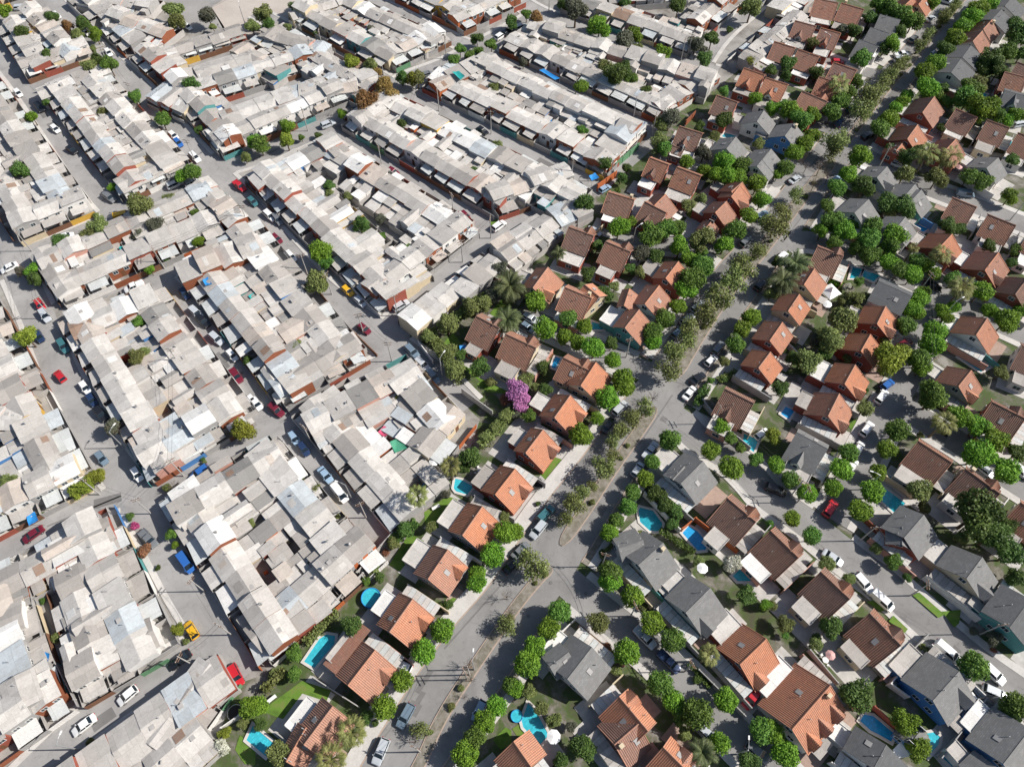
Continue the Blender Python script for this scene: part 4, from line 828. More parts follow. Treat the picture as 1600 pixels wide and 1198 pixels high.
TREES={
13:'x1330,560,60 x1340,650,55 x1300,760,35 x1570,130,60 x1590,230,55 x990,1040,55 x1050,1000,40 s1380,50,70 s1165,340,85 s1045,480,85 s915,665,75 s805,830,80 o1560,320,70 s1500,820,70 s1430,920,75 s1370,1010,75 s1310,1120,85 s1590,690,60 d600,310,80 b245,480,62 b235,620,60 s20,820,60 p600,980,90 p470,1150,90 v150,1120,95 m450,270,50 m400,320,45 m330,390,45 m120,640,55 m70,690,45 d690,880,55 o1020,970,60 l1210,180,45 l1160,200,35 l660,160,0 b690,40,35 d770,20,45 d30,930,45 o1590,280,40 l750,920,30',
12:'y1115,340,45 s1560,830,70 v1520,930,42 y1400,985,45 w1370,1070,62 m560,1040,28 l200,310,40 m140,345,40 b990,1185,40 l270,160,26 m345,390,40 l410,500,35 m1160,420,30 m1040,720,24',
14:'s610,40,80 s755,130,80 s875,295,85 s1000,410,82 s720,480,92 v540,290,85 s300,230,80 s230,330,80 s140,450,80 s90,560,90 s20,710,60 v110,730,62 v180,830,60 v260,900,55 s920,680,85 s1010,790,75 s1150,870,100 b1050,880,75 s1340,780,78 s1290,1050,68 p1235,495,65 q1190,1110,75 d440,1090,90 d310,1150,60 d1470,130,85 s1560,980,80 d1480,1175,75 v1080,1000,55 m650,600,50 r600,450,35 m820,190,40 g370,950,40 l345,190,30 b1590,190,45 l1150,650,35 s60,840,0 v60,500,0',
15:'x1110,60,30 d390,330,85 d560,760,115 s20,980,75 s110,1120,85 s1290,570,90 s1550,820,85 g1420,400,50 v110,310,60 v290,430,52 b860,930,85 b930,1090,85 d1560,10,70 v500,30,50 g1280,350,30 v20,190,40 v950,1010,50 d300,400,40 m1100,430,30 l1220,640,30 r1410,470,24 l1010,560,30 b110,380,30 d870,20,30 y1270,720,20',
11:'s50,510,60 s140,600,62 s250,680,68 s505,430,68 s460,540,78 s405,640,62 s805,290,75 s740,410,62 s685,550,58 s650,670,80 s575,790,78 s150,840,58 s270,950,62 b1040,80,115 b1200,200,95 b1310,270,80 b1430,350,90 s1310,440,92 s1490,550,82 p1100,240,70 d1300,820,155 d1400,950,110 d1510,1060,90 v950,670,85 v980,770,50 b780,1110,65 v600,150,62 v670,1020,42 y30,330,60 b10,870,35 v360,1120,60 l600,40,30 d1500,880,60 v1210,960,50 v950,320,25 s1560,420,0 d1560,430,70 d80,30,60 b530,20,0',
10:'x790,160,60 x880,80,60 x420,700,45 s600,90,85 s700,20,80 s530,215,52 s430,320,88 o840,140,70 o740,210,75 o690,290,70 o640,350,60 o580,520,92 o620,440,60 o430,680,65 o380,760,85 o330,850,60 o130,1110,115 o500,640,45 s985,350,78 s880,490,58 s830,590,62 s755,680,58 s725,770,66 s655,850,58 s610,930,68 s620,1180,82 s1240,420,68 s1370,530,88 b1310,270,62 b1370,340,60 b1430,400,50 b1520,470,62 d910,690,72 d960,750,70 d1020,800,70 d1000,870,55 w1370,1120,78 u30,40,90 u50,110,80 b110,200,55 s20,920,62 d210,40,55 l1200,60,50 m800,950,50 l560,1050,30 g20,190,40 d1440,50,0 l160,745,25 l1170,100,45 v150,20,45 v1160,1100,45',
9:'d1350,450,98 d1300,520,60 p1215,510,70 p1010,695,75 y890,95,45 v1560,200,55 v1500,265,55 v1430,330,55 d930,920,70 v860,1000,55 r1555,90,60 s1480,1070,88 s1560,930,82 s1380,1190,65 l375,660,30 m280,590,45 v1090,890,52 g1190,690,42 v1550,840,55 v470,90,32 d980,880,45 d1060,860,0 v650,260,35 m740,1150,60 r810,1060,35 b770,230,25 l830,480,25 o370,650,40 m510,820,28 d1060,490,30 g1350,730,40',
8:'x720,280,70 x1090,640,60 y1520,280,90 g700,270,65 y595,590,55 y470,670,60 y540,640,60 y620,560,40 v60,620,62 b1070,940,42 b1095,1000,32 k840,890,38 r905,1040,60 l810,830,34 m1050,650,36 l260,820,26 v1050,280,30 v690,170,28 v20,430,40 l1270,470,22 y1120,650,24 v1560,870,40 b1040,50,20 l990,1150,25 v1280,490,18',
4:'x130,500,50 v880,80,92 v620,220,70 v560,260,60 d380,310,55 v1060,40,48 g975,210,60 b1230,140,46 b200,490,50 d210,540,50 y170,910,72 b1240,310,50 v1255,390,40 d1520,270,40 g860,270,45 v860,1030,60 v920,1000,50 b870,810,52 d1550,1060,42 b940,490,36 m1030,680,30 b800,880,35 v860,900,32 v290,95,32 y640,150,0 g130,500,40 d1040,430,22 m600,150,30 b1050,200,36 l690,380,22 g850,290,35',
5:'s400,370,80 b440,440,58 v380,570,105 d650,200,72 g780,170,42 b780,280,42 b940,350,42 v460,10,45 v580,30,42 b220,840,50 v100,730,42 v260,960,52 v1080,900,62 v1200,830,92 v1350,720,82 v1420,700,70 g1480,640,62 v1190,1010,85 v1240,1100,92 d1400,1100,82 g1530,480,62 l1440,480,32 q1585,590,105 q1570,800,90 d660,230,0 v1130,960,0 b480,0,30 l620,1060,20 m500,860,28 v1500,1030,0 d1280,1020,50 m1470,1190,50',
6:'b280,180,44 b370,150,40 d460,60,85 s670,220,80 s740,190,45 g800,380,75 b870,270,95 b960,240,85 b1050,340,85 v1180,290,95 b1030,220,70 s1110,420,62 s1190,460,85 s1120,550,95 s1090,610,80 s1040,720,62 b1400,230,95 b1330,320,80 s1480,150,62 s1560,50,62 o1540,360,65 o1430,480,95 o1370,560,95 o1300,650,95 o1220,760,95 o1110,870,85 o1100,930,70 o1020,1010,85 o990,1110,92 s1500,780,68 s1440,860,62 s1400,950,68 v1330,1060,50 s960,790,72 s880,880,72 s880,940,60 s150,690,82 s210,850,85 s350,790,68 s450,840,60 s330,900,62 s410,940,62 s510,980,85 s630,1050,62 s690,1170,85 d480,510,62 d530,340,52 q290,380,45 d190,1100,62 v90,1180,65 d580,640,62 v640,590,50 d620,950,62 d740,480,52 v800,500,50 v1100,90,55 v1180,40,50 d900,400,60 b1180,380,50 r230,1020,35 b130,1010,0 o1590,200,60 b1240,1180,30 l1320,1170,40 d690,1000,0',
7:'o50,200,95 o90,110,62 o180,20,55 s370,90,48 b400,180,85 b340,240,62 b470,250,82 b420,310,62 b540,200,50 b620,300,85 b560,340,62 b650,220,72 b790,280,85 b760,330,72 b640,400,72 s750,440,62 s820,490,62 s900,520,62 s930,430,55 s980,460,50 s1040,510,45 d750,80,80 d860,90,82 v770,130,50 q170,450,85 q90,560,85 p1085,390,58 p910,350,32 p1210,600,75 b1160,550,60 s1330,620,72 d1130,210,62 d1190,230,50 d1380,340,52 b1540,360,42 b1510,30,52 v450,800,112 v400,930,112 g300,930,65 v470,680,42 v540,660,60 v560,730,40 v250,1060,92 d170,1040,62 s890,730,62 s950,670,62 s970,640,50 s860,840,62 s930,760,50 y780,1040,125 s1040,870,72 s1030,950,82 s950,1040,72 s960,1100,60 s1090,740,50 s1160,720,42 s1120,790,42 s1380,740,46 s1490,800,78 s1590,740,50 v730,930,45 v500,1040,42 d1520,440,40 v1450,1130,52 d60,440,50 d350,1000,60 v20,640,50 d260,480,0 d1380,1180,0 w490,590,30 d90,980,30 b570,560,35',
3:'x1240,880,0 x330,1040,60 x380,1100,50 x290,1150,50 x240,1040,40 b700,30,62 b770,60,70 b850,110,72 b910,130,60 b1020,20,52 d830,190,48 b780,270,60 d735,290,50 b580,370,72 d540,190,50 d640,120,50 g460,190,42 y390,150,28 v280,270,42 d130,400,58 d300,450,50 d20,440,50 d110,470,40 p445,530,62 b520,580,50 b550,510,50 s450,640,62 s400,700,62 b150,700,72 b210,750,80 b280,720,62 b30,680,52 b100,660,45 o1180,20,35 o1150,60,30 o1110,100,42 o1090,130,30 o1010,210,38 o945,285,38 o830,400,42 o790,430,40 o760,460,50 o720,520,50 o620,620,85 o580,680,72 o430,880,85 o410,950,62 o700,570,45 o990,240,30 o860,370,30 s1390,20,52 s1310,60,60 s1270,110,60 s1215,165,50 s1170,240,60 d1110,310,58 s1040,400,60 s980,450,60 s1000,550,70 d1100,550,42 s1030,590,50 s1110,640,40 s870,600,42 s840,640,42 s800,680,42 s760,740,62 s700,810,62 s280,850,50 s230,900,60 s160,960,60 s110,1050,60 s60,1090,42 s580,970,72 s500,1090,62 s430,1170,62 d760,930,42 d870,980,60 d930,950,60 p1000,960,65 p1140,975,65 v860,1080,70 v1060,1110,70 d600,1170,75 b1250,1110,62 b1350,1140,62 d1400,380,72 d1440,440,60 b1490,330,62 d1330,440,50 d1560,210,80 d1540,160,50 b1270,560,80 b1250,620,80 b1340,680,92 b1440,720,60 b1490,750,50 b1560,720,60 b1420,660,50 v1320,530,50 d1530,1000,52 d1080,800,32 d1590,330,50 d1080,360,40 d1350,330,35',
2:'g400,60,92 d330,30,50 b545,180,78 b550,130,50 b90,90,42 a155,120,60 d700,20,42 d1040,40,60 v1500,40,80 g700,250,70 b765,220,55 v780,300,42 b940,335,62 g1150,270,60 d1250,240,62 d1210,370,62 g1190,310,40 l1360,190,35 v580,420,55 d640,460,85 d690,440,70 b740,500,52 d840,570,50 d280,310,36 s430,545,52 d580,1030,60 b440,820,50 g990,730,82 v930,780,62 v920,880,62 b950,930,60 g70,390,38 s1090,1010,50 s1320,1010,72 s1440,1040,62 s1200,1070,50 s1280,1090,62 s1350,1100,70 s1420,1120,62 s1530,1150,62 d1320,750,72 v1260,850,42 g1200,950,62 v1540,900,50 y1500,390,45 b1520,620,52 b1330,570,40 b1560,430,30 d720,1050,45 d680,1110,45 d0,140,35 d1170,790,40 b660,1190,25',
1:'v50,90,62 d80,165,52 d300,10,52 y600,390,62 v710,410,60 a750,450,42 a700,630,82 a800,520,70 a850,590,60 a660,590,40 y970,490,55 v1010,490,60 d910,480,52 d1380,240,46 b1470,280,52 b1240,380,46 b1275,310,42 b1340,350,42 b1390,320,40 d1310,95,42 d1590,140,50 b200,790,60 y190,880,62 s20,900,62 b540,710,40 b285,860,26 d400,550,46 g1010,730,52 d920,780,50 d1020,870,38 g720,190,38 d1010,240,30 v770,360,32 d460,1160,52 v1490,550,42 d1370,1070,42 v1500,920,52 l390,850,40 l470,905,35 b800,1090,26 d240,40,40 v200,170,30 v1040,660,0 d240,430,25 d370,210,20',
0:'b20,70,52 d130,210,52 v480,220,50 a425,160,38 d330,110,46 b590,210,50 d520,150,50 v1090,70,70 v1110,130,62 g1300,100,58 v1575,170,52 b790,120,42 d290,345,46 d610,380,50 b680,405,56 v560,420,50 b200,730,46 b850,600,46 b1020,580,36 b1010,750,56 v640,710,46 d665,785,30 y770,825,36 d130,1060,62 d1205,540,62 s1140,1100,50 s1200,1075,60 b700,1170,36 v580,310,26 d290,640,32 s1590,890,50 v1530,980,40 d1240,810,30 v520,750,22 v1330,170,30 v680,650,28 b1000,330,22 v1060,350,35',
}
rs=random.Random(3)
for l in MEDL:
    for i in range(2,len(l)-2,2):
        if rs.random()<.5:
            p=l[i]; X,Y=px_of(Vector((p.x+rs.uniform(-.6,.6),p.y+rs.uniform(-.6,.6),.3)))
            if -10<X<1610 and -10<Y<1208:
                t=int(min(3,max(0,X//400)))+4*(0 if Y<300 else 1 if Y<600 else 2 if Y<899 else 3); bx,by=T(t,0,0); place_tree(t,(X-bx)*4,(Y-by)*4,rs.uniform(9,17)*(1+Y/900),'m')
NT=0
for t,sx in TREES.items():
    for w_ in sx.split():
        a,b,c=w_[1:].split(',')
        if int(c)==0: continue
        place_tree(t,float(a),float(b),float(c),w_[0]); NT+=1
print('trees',NT)
# ------------------------------------------------------------ cars
def loft(mb,secs,close=True,mi=0):
    n=len(secs[0]); vs=[p for s in secs for p in s]; fs=[]
    for i in range(len(secs)-1):
        for j in range(n): fs.append((i*n+j,i*n+(j+1)%n,(i+1)*n+(j+1)%n,(i+1)*n+j))
    fs.append(tuple(range(n-1,-1,-1))); fs.append(tuple(range((len(secs)-1)*n,len(secs)*n))); fs=[f[::-1] for f in fs]
    mb.add(vs,fs,mi)
CT={ # length, width, hood z, belt z, roof z, cabin (rear foot, rear top, front top, front foot) along x from rear
 'hatch':(4.0,1.70,.86,.95,1.48,(.10,.55,2.35,3.05)),'sedan':(4.5,1.74,.86,.95,1.42,(.75,1.35,2.75,3.45)),'suv':(4.6,1.86,1.02,1.10,1.70,(.12,.45,2.75,3.45)),
 'pickup':(5.1,1.84,1.02,1.08,1.72,(1.95,2.15,3.35,3.95)),'van':(5.0,1.90,1.05,1.15,1.95,(.08,.22,3.55,4.35))}
CARP={}
def car_proto(kind):
    L,W,zh,zb,zr,(c0,c1,c2,c3)=CT[kind]; w_=W/2; x0=-L/2
    body=MB()
    def sec(x,hw,z0,z1): return [(x,-hw*.86,z0),(x,-hw,z0+.18),(x,-hw,z1-.16),(x,-hw*.92,z1-.03),(x,-hw*.6,z1),(x,hw*.6,z1),(x,hw*.92,z1-.03),(x,hw,z1-.16),(x,hw,z0+.18),(x,hw*.86,z0)]
    back=zb if kind!='pickup' else zb
    st=[(0,.86,.38,back-.28),(.08,.94,.28,back-.08),(.35,1,.22,back),(c0+.2,1,.2,zb),(L*.5,1,.2,zb),(c3,1,.2,zb-.02),(L-.5,.97,.22,zh-.06),(L-.12,.90,.28,zh-.18),(L,.80,.38,zh-.34)]
    loft(body,[sec(x0+x,w_*k,a,b) for x,k,a,b in st])
    # roof panel and pillars
    r=w_*.74; b_=w_*.93
    body.add([(x0+c1,-r,zr),(x0+c2,-r,zr),(x0+c2,r,zr),(x0+c1,r,zr),(x0+c1-.08,-r-.05,zr-.06),(x0+c2+.08,-r-.05,zr-.06),(x0+c2+.08,r+.05,zr-.06),(x0+c1-.08,r+.05,zr-.06)],[(0,1,2,3),(0,4,5,1),(1,5,6,2),(2,6,7,3),(3,7,4,0)])
    for s in (-1,1):
        body.tube((x0+c1,s*r,zr-.03),(x0+c0,s*b_,zb-.03),.045,.05,4); body.tube((x0+c2,s*r,zr-.03),(x0+c3,s*b_,zb-.03),.04,.045,4)
        m_=(c1+c2)/2; body.tube((x0+m_,s*(r+.02),zr-.03),(x0+m_,s*(b_+.0),zb-.03),.045,.045,4)
        body.box(x0+c3-.25,x0+c3-.08,min(s*w_,s*(w_+.16)),max(s*w_,s*(w_+.16)),zb-.02,zb+.12)
        if kind=='pickup': body.box(x0+.1,x0+c0-.05,min(s*b_,s*(b_-.1)),max(s*b_,s*(b_-.1)),zb-.04,zb+.1)
    bm=body.mesh('body',['car_white'],False)
    g=MB(); r-=.01
    def sg(x,hw,z): return (x,hw,z)
    g.add([(x0+c0,-b_+.02,zb-.03),(x0+c3,-b_+.02,zb-.03),(x0+c3,b_-.02,zb-.03),(x0+c0,b_-.02,zb-.03),(x0+c1,-r,zr-.04),(x0+c2,-r,zr-.04),(x0+c2,r,zr-.04),(x0+c1,r,zr-.04)],[(0,1,5,4),(1,2,6,5),(2,3,7,6),(3,0,4,7),(4,5,6,7)])
    if kind=='van':
        g=MB(); g.add([(x0+c2-1.2,-b_-.01,zb+.05),(x0+c3,-b_+.02,zb-.03),(x0+c3,b_-.02,zb-.03),(x0+c2-1.2,b_+.01,zb+.05),(x0+c2-1.2,-r-.02,zr-.12),(x0+c2,-r-.02,zr-.05),(x0+c2,r+.02,zr-.05),(x0+c2-1.2,r+.02,zr-.12)],[(0,1,5,4),(1,2,6,5),(2,3,7,6)])
        bb=MB(); bb.v=body.v[:]; bb.f=body.f[:]; bb.mi=body.mi[:]
        bb.add([(x0+c0,-b_,zb-.03),(x0+c2-1.2,-b_,zb-.03),(x0+c2-1.2,b_,zb-.03),(x0+c0,b_,zb-.03),(x0+c1,-r,zr-.03),(x0+c2-1.2,-r,zr-.03),(x0+c2-1.2,r,zr-.03),(x0+c1,r,zr-.03)],[(0,1,5,4),(1,2,6,5),(2,3,7,6),(3,0,4,7),(4,5,6,7)])
        bm=bb.mesh('body',['car_white'])
    parts=[('window_glass',g.mesh('window_glass','carglass'),(0,0,0))]
    wm=MB(); wm.tube((0,-.11,0),(0,.11,0),.32,.32,14); wme=wm.mesh('tyre','tyre'); rm_=MB(); rm_.tube((0,-.12,0),(0,.12,0),.19,.19,8); rme=rm_.mesh('rim','rim')
    hl=MB(); hl.box(-.12,.06,-.2,.2,-.07,.07); hme=hl.mesh('headlight','lamp_clear'); tme=hl.mesh('tail_light','lamp_red')
    root=link('parked_car',None); b=link('body',bm,root)
    for nm,me,lc in parts: link(nm,me,root)
    for sx in (-L/2+.78,L/2-.82):
        for sy in (-1,1):
            t_=link('wheel',wme,root); t_.location=(sx,sy*(w_-.10),.32); link('rim',rme,t_)
    for sy in (-1,1):
        h_=link('headlight',hme,root); h_.location=(L/2-.1,sy*w_*.62,zh-.36); q=link('tail_light',tme,root); q.location=(-L/2+.06,sy*w_*.70,back-.36)
    return root
def place_car(t,x1,y1,x2,y2,kind,color,extra=None):
    a,b=TP(t,x1,y1,.8),TP(t,x2,y2,.8); mid=(a+b)/2; d=b-a
    key=kind
    if key not in CARP: CARP[key]=car_proto(kind); root=CARP[key]
    else: root=copy_tree(CARP[key])
    for c in root.children:
        if c.name.split('.')[0]=='body': set_mat(c,'car_'+color)
    root.name='parked_'+{'hatch':'car','sedan':'car','suv':'car','pickup':'pickup','van':'van'}[kind]
    look=extra or f"{color} {dict(hatch='hatchback',sedan='saloon car',suv='estate car',pickup='pickup truck',van='van')[kind]}"
    z=.0
    best=9
    for k,(l,wd,_) in enumerate(ROADS):
        for q in l:
            if (q-Vector((mid.x,mid.y,0))).length<wd/2+1: z=max(z,.008+.004*k)
    if in_avenue(Vector((mid.x,mid.y,0))): z=max(z,.1)
    root.location=(mid.x,mid.y,z); root.rotation_euler=(0,0,math.atan2(d.y,d.x)); root['category']={'pickup':'pickup','van':'van'}.get(kind,'car'); root['group']='parked vehicles'
    THINGS.append([root,look,px_of(mid),None]); return root
CARS='''13 975,805,895,955 suv blue-grey|13 815,1020,745,1185 suv silver|13 1420,795,1370,900 hatch light blue|13 960,585,865,540 hatch white|12 590,885,455,990 sedan white|12 845,710,745,795 hatch white|12 1180,485,1065,575 sedan black|12 1225,390,1165,295 hatch yellow|12 1445,570,1500,680 suv red
9 215,300,260,370 hatch light blue|9 270,365,325,440 hatch navy|9 400,525,465,605 sedan light blue|9 475,620,570,740 van white|9 90,130,160,190 suv maroon|9 -20,90,25,150 hatch white
8 605,425,660,495 hatch blue-grey|8 830,520,880,600 hatch white|8 885,920,965,1005 pickup grey|8 1130,1070,1195,1160 van blue|8 265,895,145,980 sedan maroon|8 1300,515,1195,595 suv blue|8 510,-10,550,45 hatch white|8 550,60,595,130 hatch navy|8 600,150,660,220 suv black|8 0,80,70,35 suv white|8 1555,80,1597,130 hatch white
4 95,450,15,490 sedan white|4 225,670,270,735 hatch red|4 225,870,260,930 hatch navy|4 370,920,420,1000 suv teal|4 400,1180,345,1115 hatch red|4 260,740,300,800 suv silver|4 735,155,800,140 van yellow|4 385,285,440,265 hatch white|4 1160,440,1230,405 suv white|4 885,570,790,610 pickup white|4 1135,610,1170,655 hatch navy|4 1200,730,1250,775 suv silver|4 1245,785,1290,825 suv black|4 1330,895,1375,935 suv silver|4 1425,990,1475,1045 hatch white|4 1450,1115,1500,1180 suv maroon|4 1560,40,1597,75 hatch teal|4 665,20,700,45 suv grey|4 1350,325,1420,300 suv grey
5 60,125,110,170 suv white|5 120,150,150,190 suv grey|5 105,270,150,310 hatch maroon|5 190,370,240,425 sedan white|5 550,595,595,635 hatch yellow|5 620,655,680,710 hatch silver|5 865,730,945,685 suv silver|5 640,825,710,880 hatch maroon|5 940,960,1010,1030 suv blue-grey|5 1000,1040,1075,1110 suv silver|5 1080,1120,1130,1180 suv blue-grey|5 1490,230,1545,190 suv white|5 1290,130,1325,165 hatch maroon
6 480,225,550,260 sedan silver|6 75,770,160,815 suv silver|6 60,820,130,870 hatch blue-grey|6 1130,745,1195,690 suv silver|6 1065,825,1130,770 suv silver|6 1010,905,1070,850 suv blue-grey|6 1215,1080,1275,1025 hatch white|6 1130,1190,1195,1140 sedan black|6 1270,1000,1310,950 suv grey|6 1535,600,1580,560 suv black|6 1535,165,1590,130 suv light blue|6 1440,330,1490,290 suv grey|6 0,1150,40,1120 suv silver
7 60,430,110,385 suv white|7 990,570,1070,600 sedan black|7 825,965,880,935 suv maroon|7 1185,5,1280,18 van blue-grey
10 205,858,122,960 suv silver|10 10,1080,95,1000 sedan grey|10 190,830,230,790 suv teal|10 640,185,710,115 suv silver|10 580,290,620,225 sedan black|10 1080,90,1140,20 sedan white|10 830,460,900,370 pickup silver|10 760,570,810,495 hatch silver|10 1540,325,1585,295 hatch white|10 -20,1150,30,1110 sedan black
11 680,115,740,40 suv white|11 585,320,650,240 suv white|11 550,430,585,370 hatch white|11 500,540,535,490 suv white|11 360,820,420,730 suv red|11 345,1045,465,1125 sedan silver|11 0,640,100,680 suv black|11 1320,510,1400,570 hatch silver|11 1550,520,1610,570 suv white|11 725,20,770,-15 hatch blue
14 780,340,880,440 pickup silver|14 930,490,1030,590 pickup navy|14 1540,715,1460,820 suv red|14 1480,1060,1590,1150 suv grey|14 1190,960,1240,1010 hatch silver
15 555,5,635,95 suv white|15 650,105,775,215 van white|15 1045,415,1190,540 van white|15 1370,580,1450,655 suv white|15 1370,715,1470,760 suv silver|15 1245,780,1300,740 hatch white
3 990,132,1045,100 sedan silver|3 890,262,930,225 suv grey|3 800,345,870,338 pickup white|3 800,380,850,360 suv silver|3 1015,350,1070,320 hatch silver|3 400,385,470,390 hatch red|3 505,690,550,665 suv teal|3 430,790,465,740 suv navy|3 140,1140,200,1100 sedan silver|3 400,1150,445,1110 suv light blue|3 600,860,650,835 suv black|3 1090,0,1140,15 suv silver|3 790,1020,850,1040 suv silver|3 580,1060,640,1080 suv white|3 1545,780,1597,770 suv silver
2 560,1190,600,1165 hatch light blue|2 35,175,75,160 suv silver|2 770,285,800,305 hatch silver|1 415,790,485,762 suv silver|1 1505,240,1550,210 suv white|1 1555,212,1590,190 suv black|1 355,280,400,290 hatch grey|1 610,690,660,685 hatch black|1 590,955,630,975 hatch white|1 840,1060,875,1080 hatch maroon|1 1390,800,1440,830 hatch black|1 1050,468,1090,455 hatch grey
0 660,305,695,350 hatch white|0 1060,825,1105,865 hatch white|0 1095,872,1130,908 hatch blue|0 1190,955,1245,1010 suv white|0 325,785,365,822 hatch white|0 1460,1130,1530,1190 pickup red|0 95,560,130,600 hatch white|0 230,650,260,690 suv black|0 425,920,470,950 hatch black|0 335,80,370,110 hatch white|0 100,50,160,45 suv silver|0 165,30,205,35 hatch white|0 1060,1165,1120,1140 suv silver|0 1170,1150,1220,1130 hatch silver|0 1150,150,1190,180 hatch white|0 535,185,555,215 hatch white'''
for ln in CARS.replace('\n','|').split('|'):
    t,c,rest=ln.split(' ',2); k,colr=rest.split(' ',1); place_car(int(t),*map(float,c.split(',')),k,colr)
# ------------------------------------------------------------ pools
def pool(t,pts,wk,look,rim=.5,raised=.05):
    q=[TP(t,*p,.2) for p in pts]; c=sum(q,Vector())/len(q); c.z=0
    root=link('swimming_pool',None); loc=[(p-c) for p in q]
    ar=sum(loc[i].x*loc[(i+1)%len(loc)].y-loc[(i+1)%len(loc)].x*loc[i].y for i in range(len(loc)))
    if ar<0: loc=loc[::-1]
    m=MB(); m.add([(p.x,p.y,.19) for p in loc],[tuple(range(len(loc)))]); m.build('water',wk,root)
    m=MB(); n=len(loc); out=[]
    for i,p in enumerate(loc):
        a=(p-loc[i-1]); b=(loc[(i+1)%n]-p); a.z=b.z=0; a.normalize(); b.normalize(); na=Vector((a.y,-a.x,0)); nb=Vector((b.y,-b.x,0)); o=(na+nb); o=o/max(.5,o.dot(na)) ; out.append(p+o*rim)
    zt=.26
    m.add([(p.x,p.y,zt) for p in loc]+[(p.x,p.y,zt) for p in out]+[(p.x,p.y,.05) for p in loc]+[(p.x,p.y,0) for p in out],
      [(i,i+n,(i+1)%n+n,(i+1)%n) for i in range(n)]+[(i+n,i+3*n,(i+1)%n+3*n,(i+1)%n+n) for i in range(n)]+[(i,(i+1)%n,(i+1)%n+2*n,i+2*n) for i in range(n)])
    m.build('coping','coping',root)
    thing('swimming_pool',look,'swimming pool',c,0,None,ob=root)
def ell(cx,cy,rx,ry,rot=0,n=18):
    return [(cx+rx*math.cos(6.2832*i/n)*math.cos(rot)-ry*math.sin(6.2832*i/n)*math.sin(rot),cy+rx*math.cos(6.2832*i/n)*math.sin(rot)+ry*math.sin(6.2832*i/n)*math.cos(rot)) for i in range(n)]
def roundpool(t,cx,cy,rx,ry,wk,look,h=1.1):
    c=TP(t,cx,cy,h); e=TP(t,cx+rx,cy,h); r=(e-c).length; root=link('round_pool',None)
    m=MB(); n=24; m.add([(r*.94*math.cos(6.2832*i/n),r*.94*math.sin(6.2832*i/n),h-.12) for i in range(n)],[tuple(range(n))]); m.build('water',wk,root)
    m=MB()
    for i in range(n):
        a,b=6.2832*i/n,6.2832*(i+1)/n; m.add([(r*math.cos(a),r*math.sin(a),0),(r*math.cos(b),r*math.sin(b),0),(r*math.cos(b),r*math.sin(b),h),(r*math.cos(a),r*math.sin(a),h),(r*.93*math.cos(a),r*.93*math.sin(a),h),(r*.93*math.cos(b),r*.93*math.sin(b),h),(r*.93*math.cos(a),r*.93*math.sin(a),h-.4),(r*.93*math.cos(b),r*.93*math.sin(b),h-.4)],[(0,1,2,3),(3,2,5,4),(4,5,7,6)])
    m.build('pool_wall','tarp_blue',root)
    thing('round_pool',look,'swimming pool',(c.x,c.y,0),0,None,ob=root)
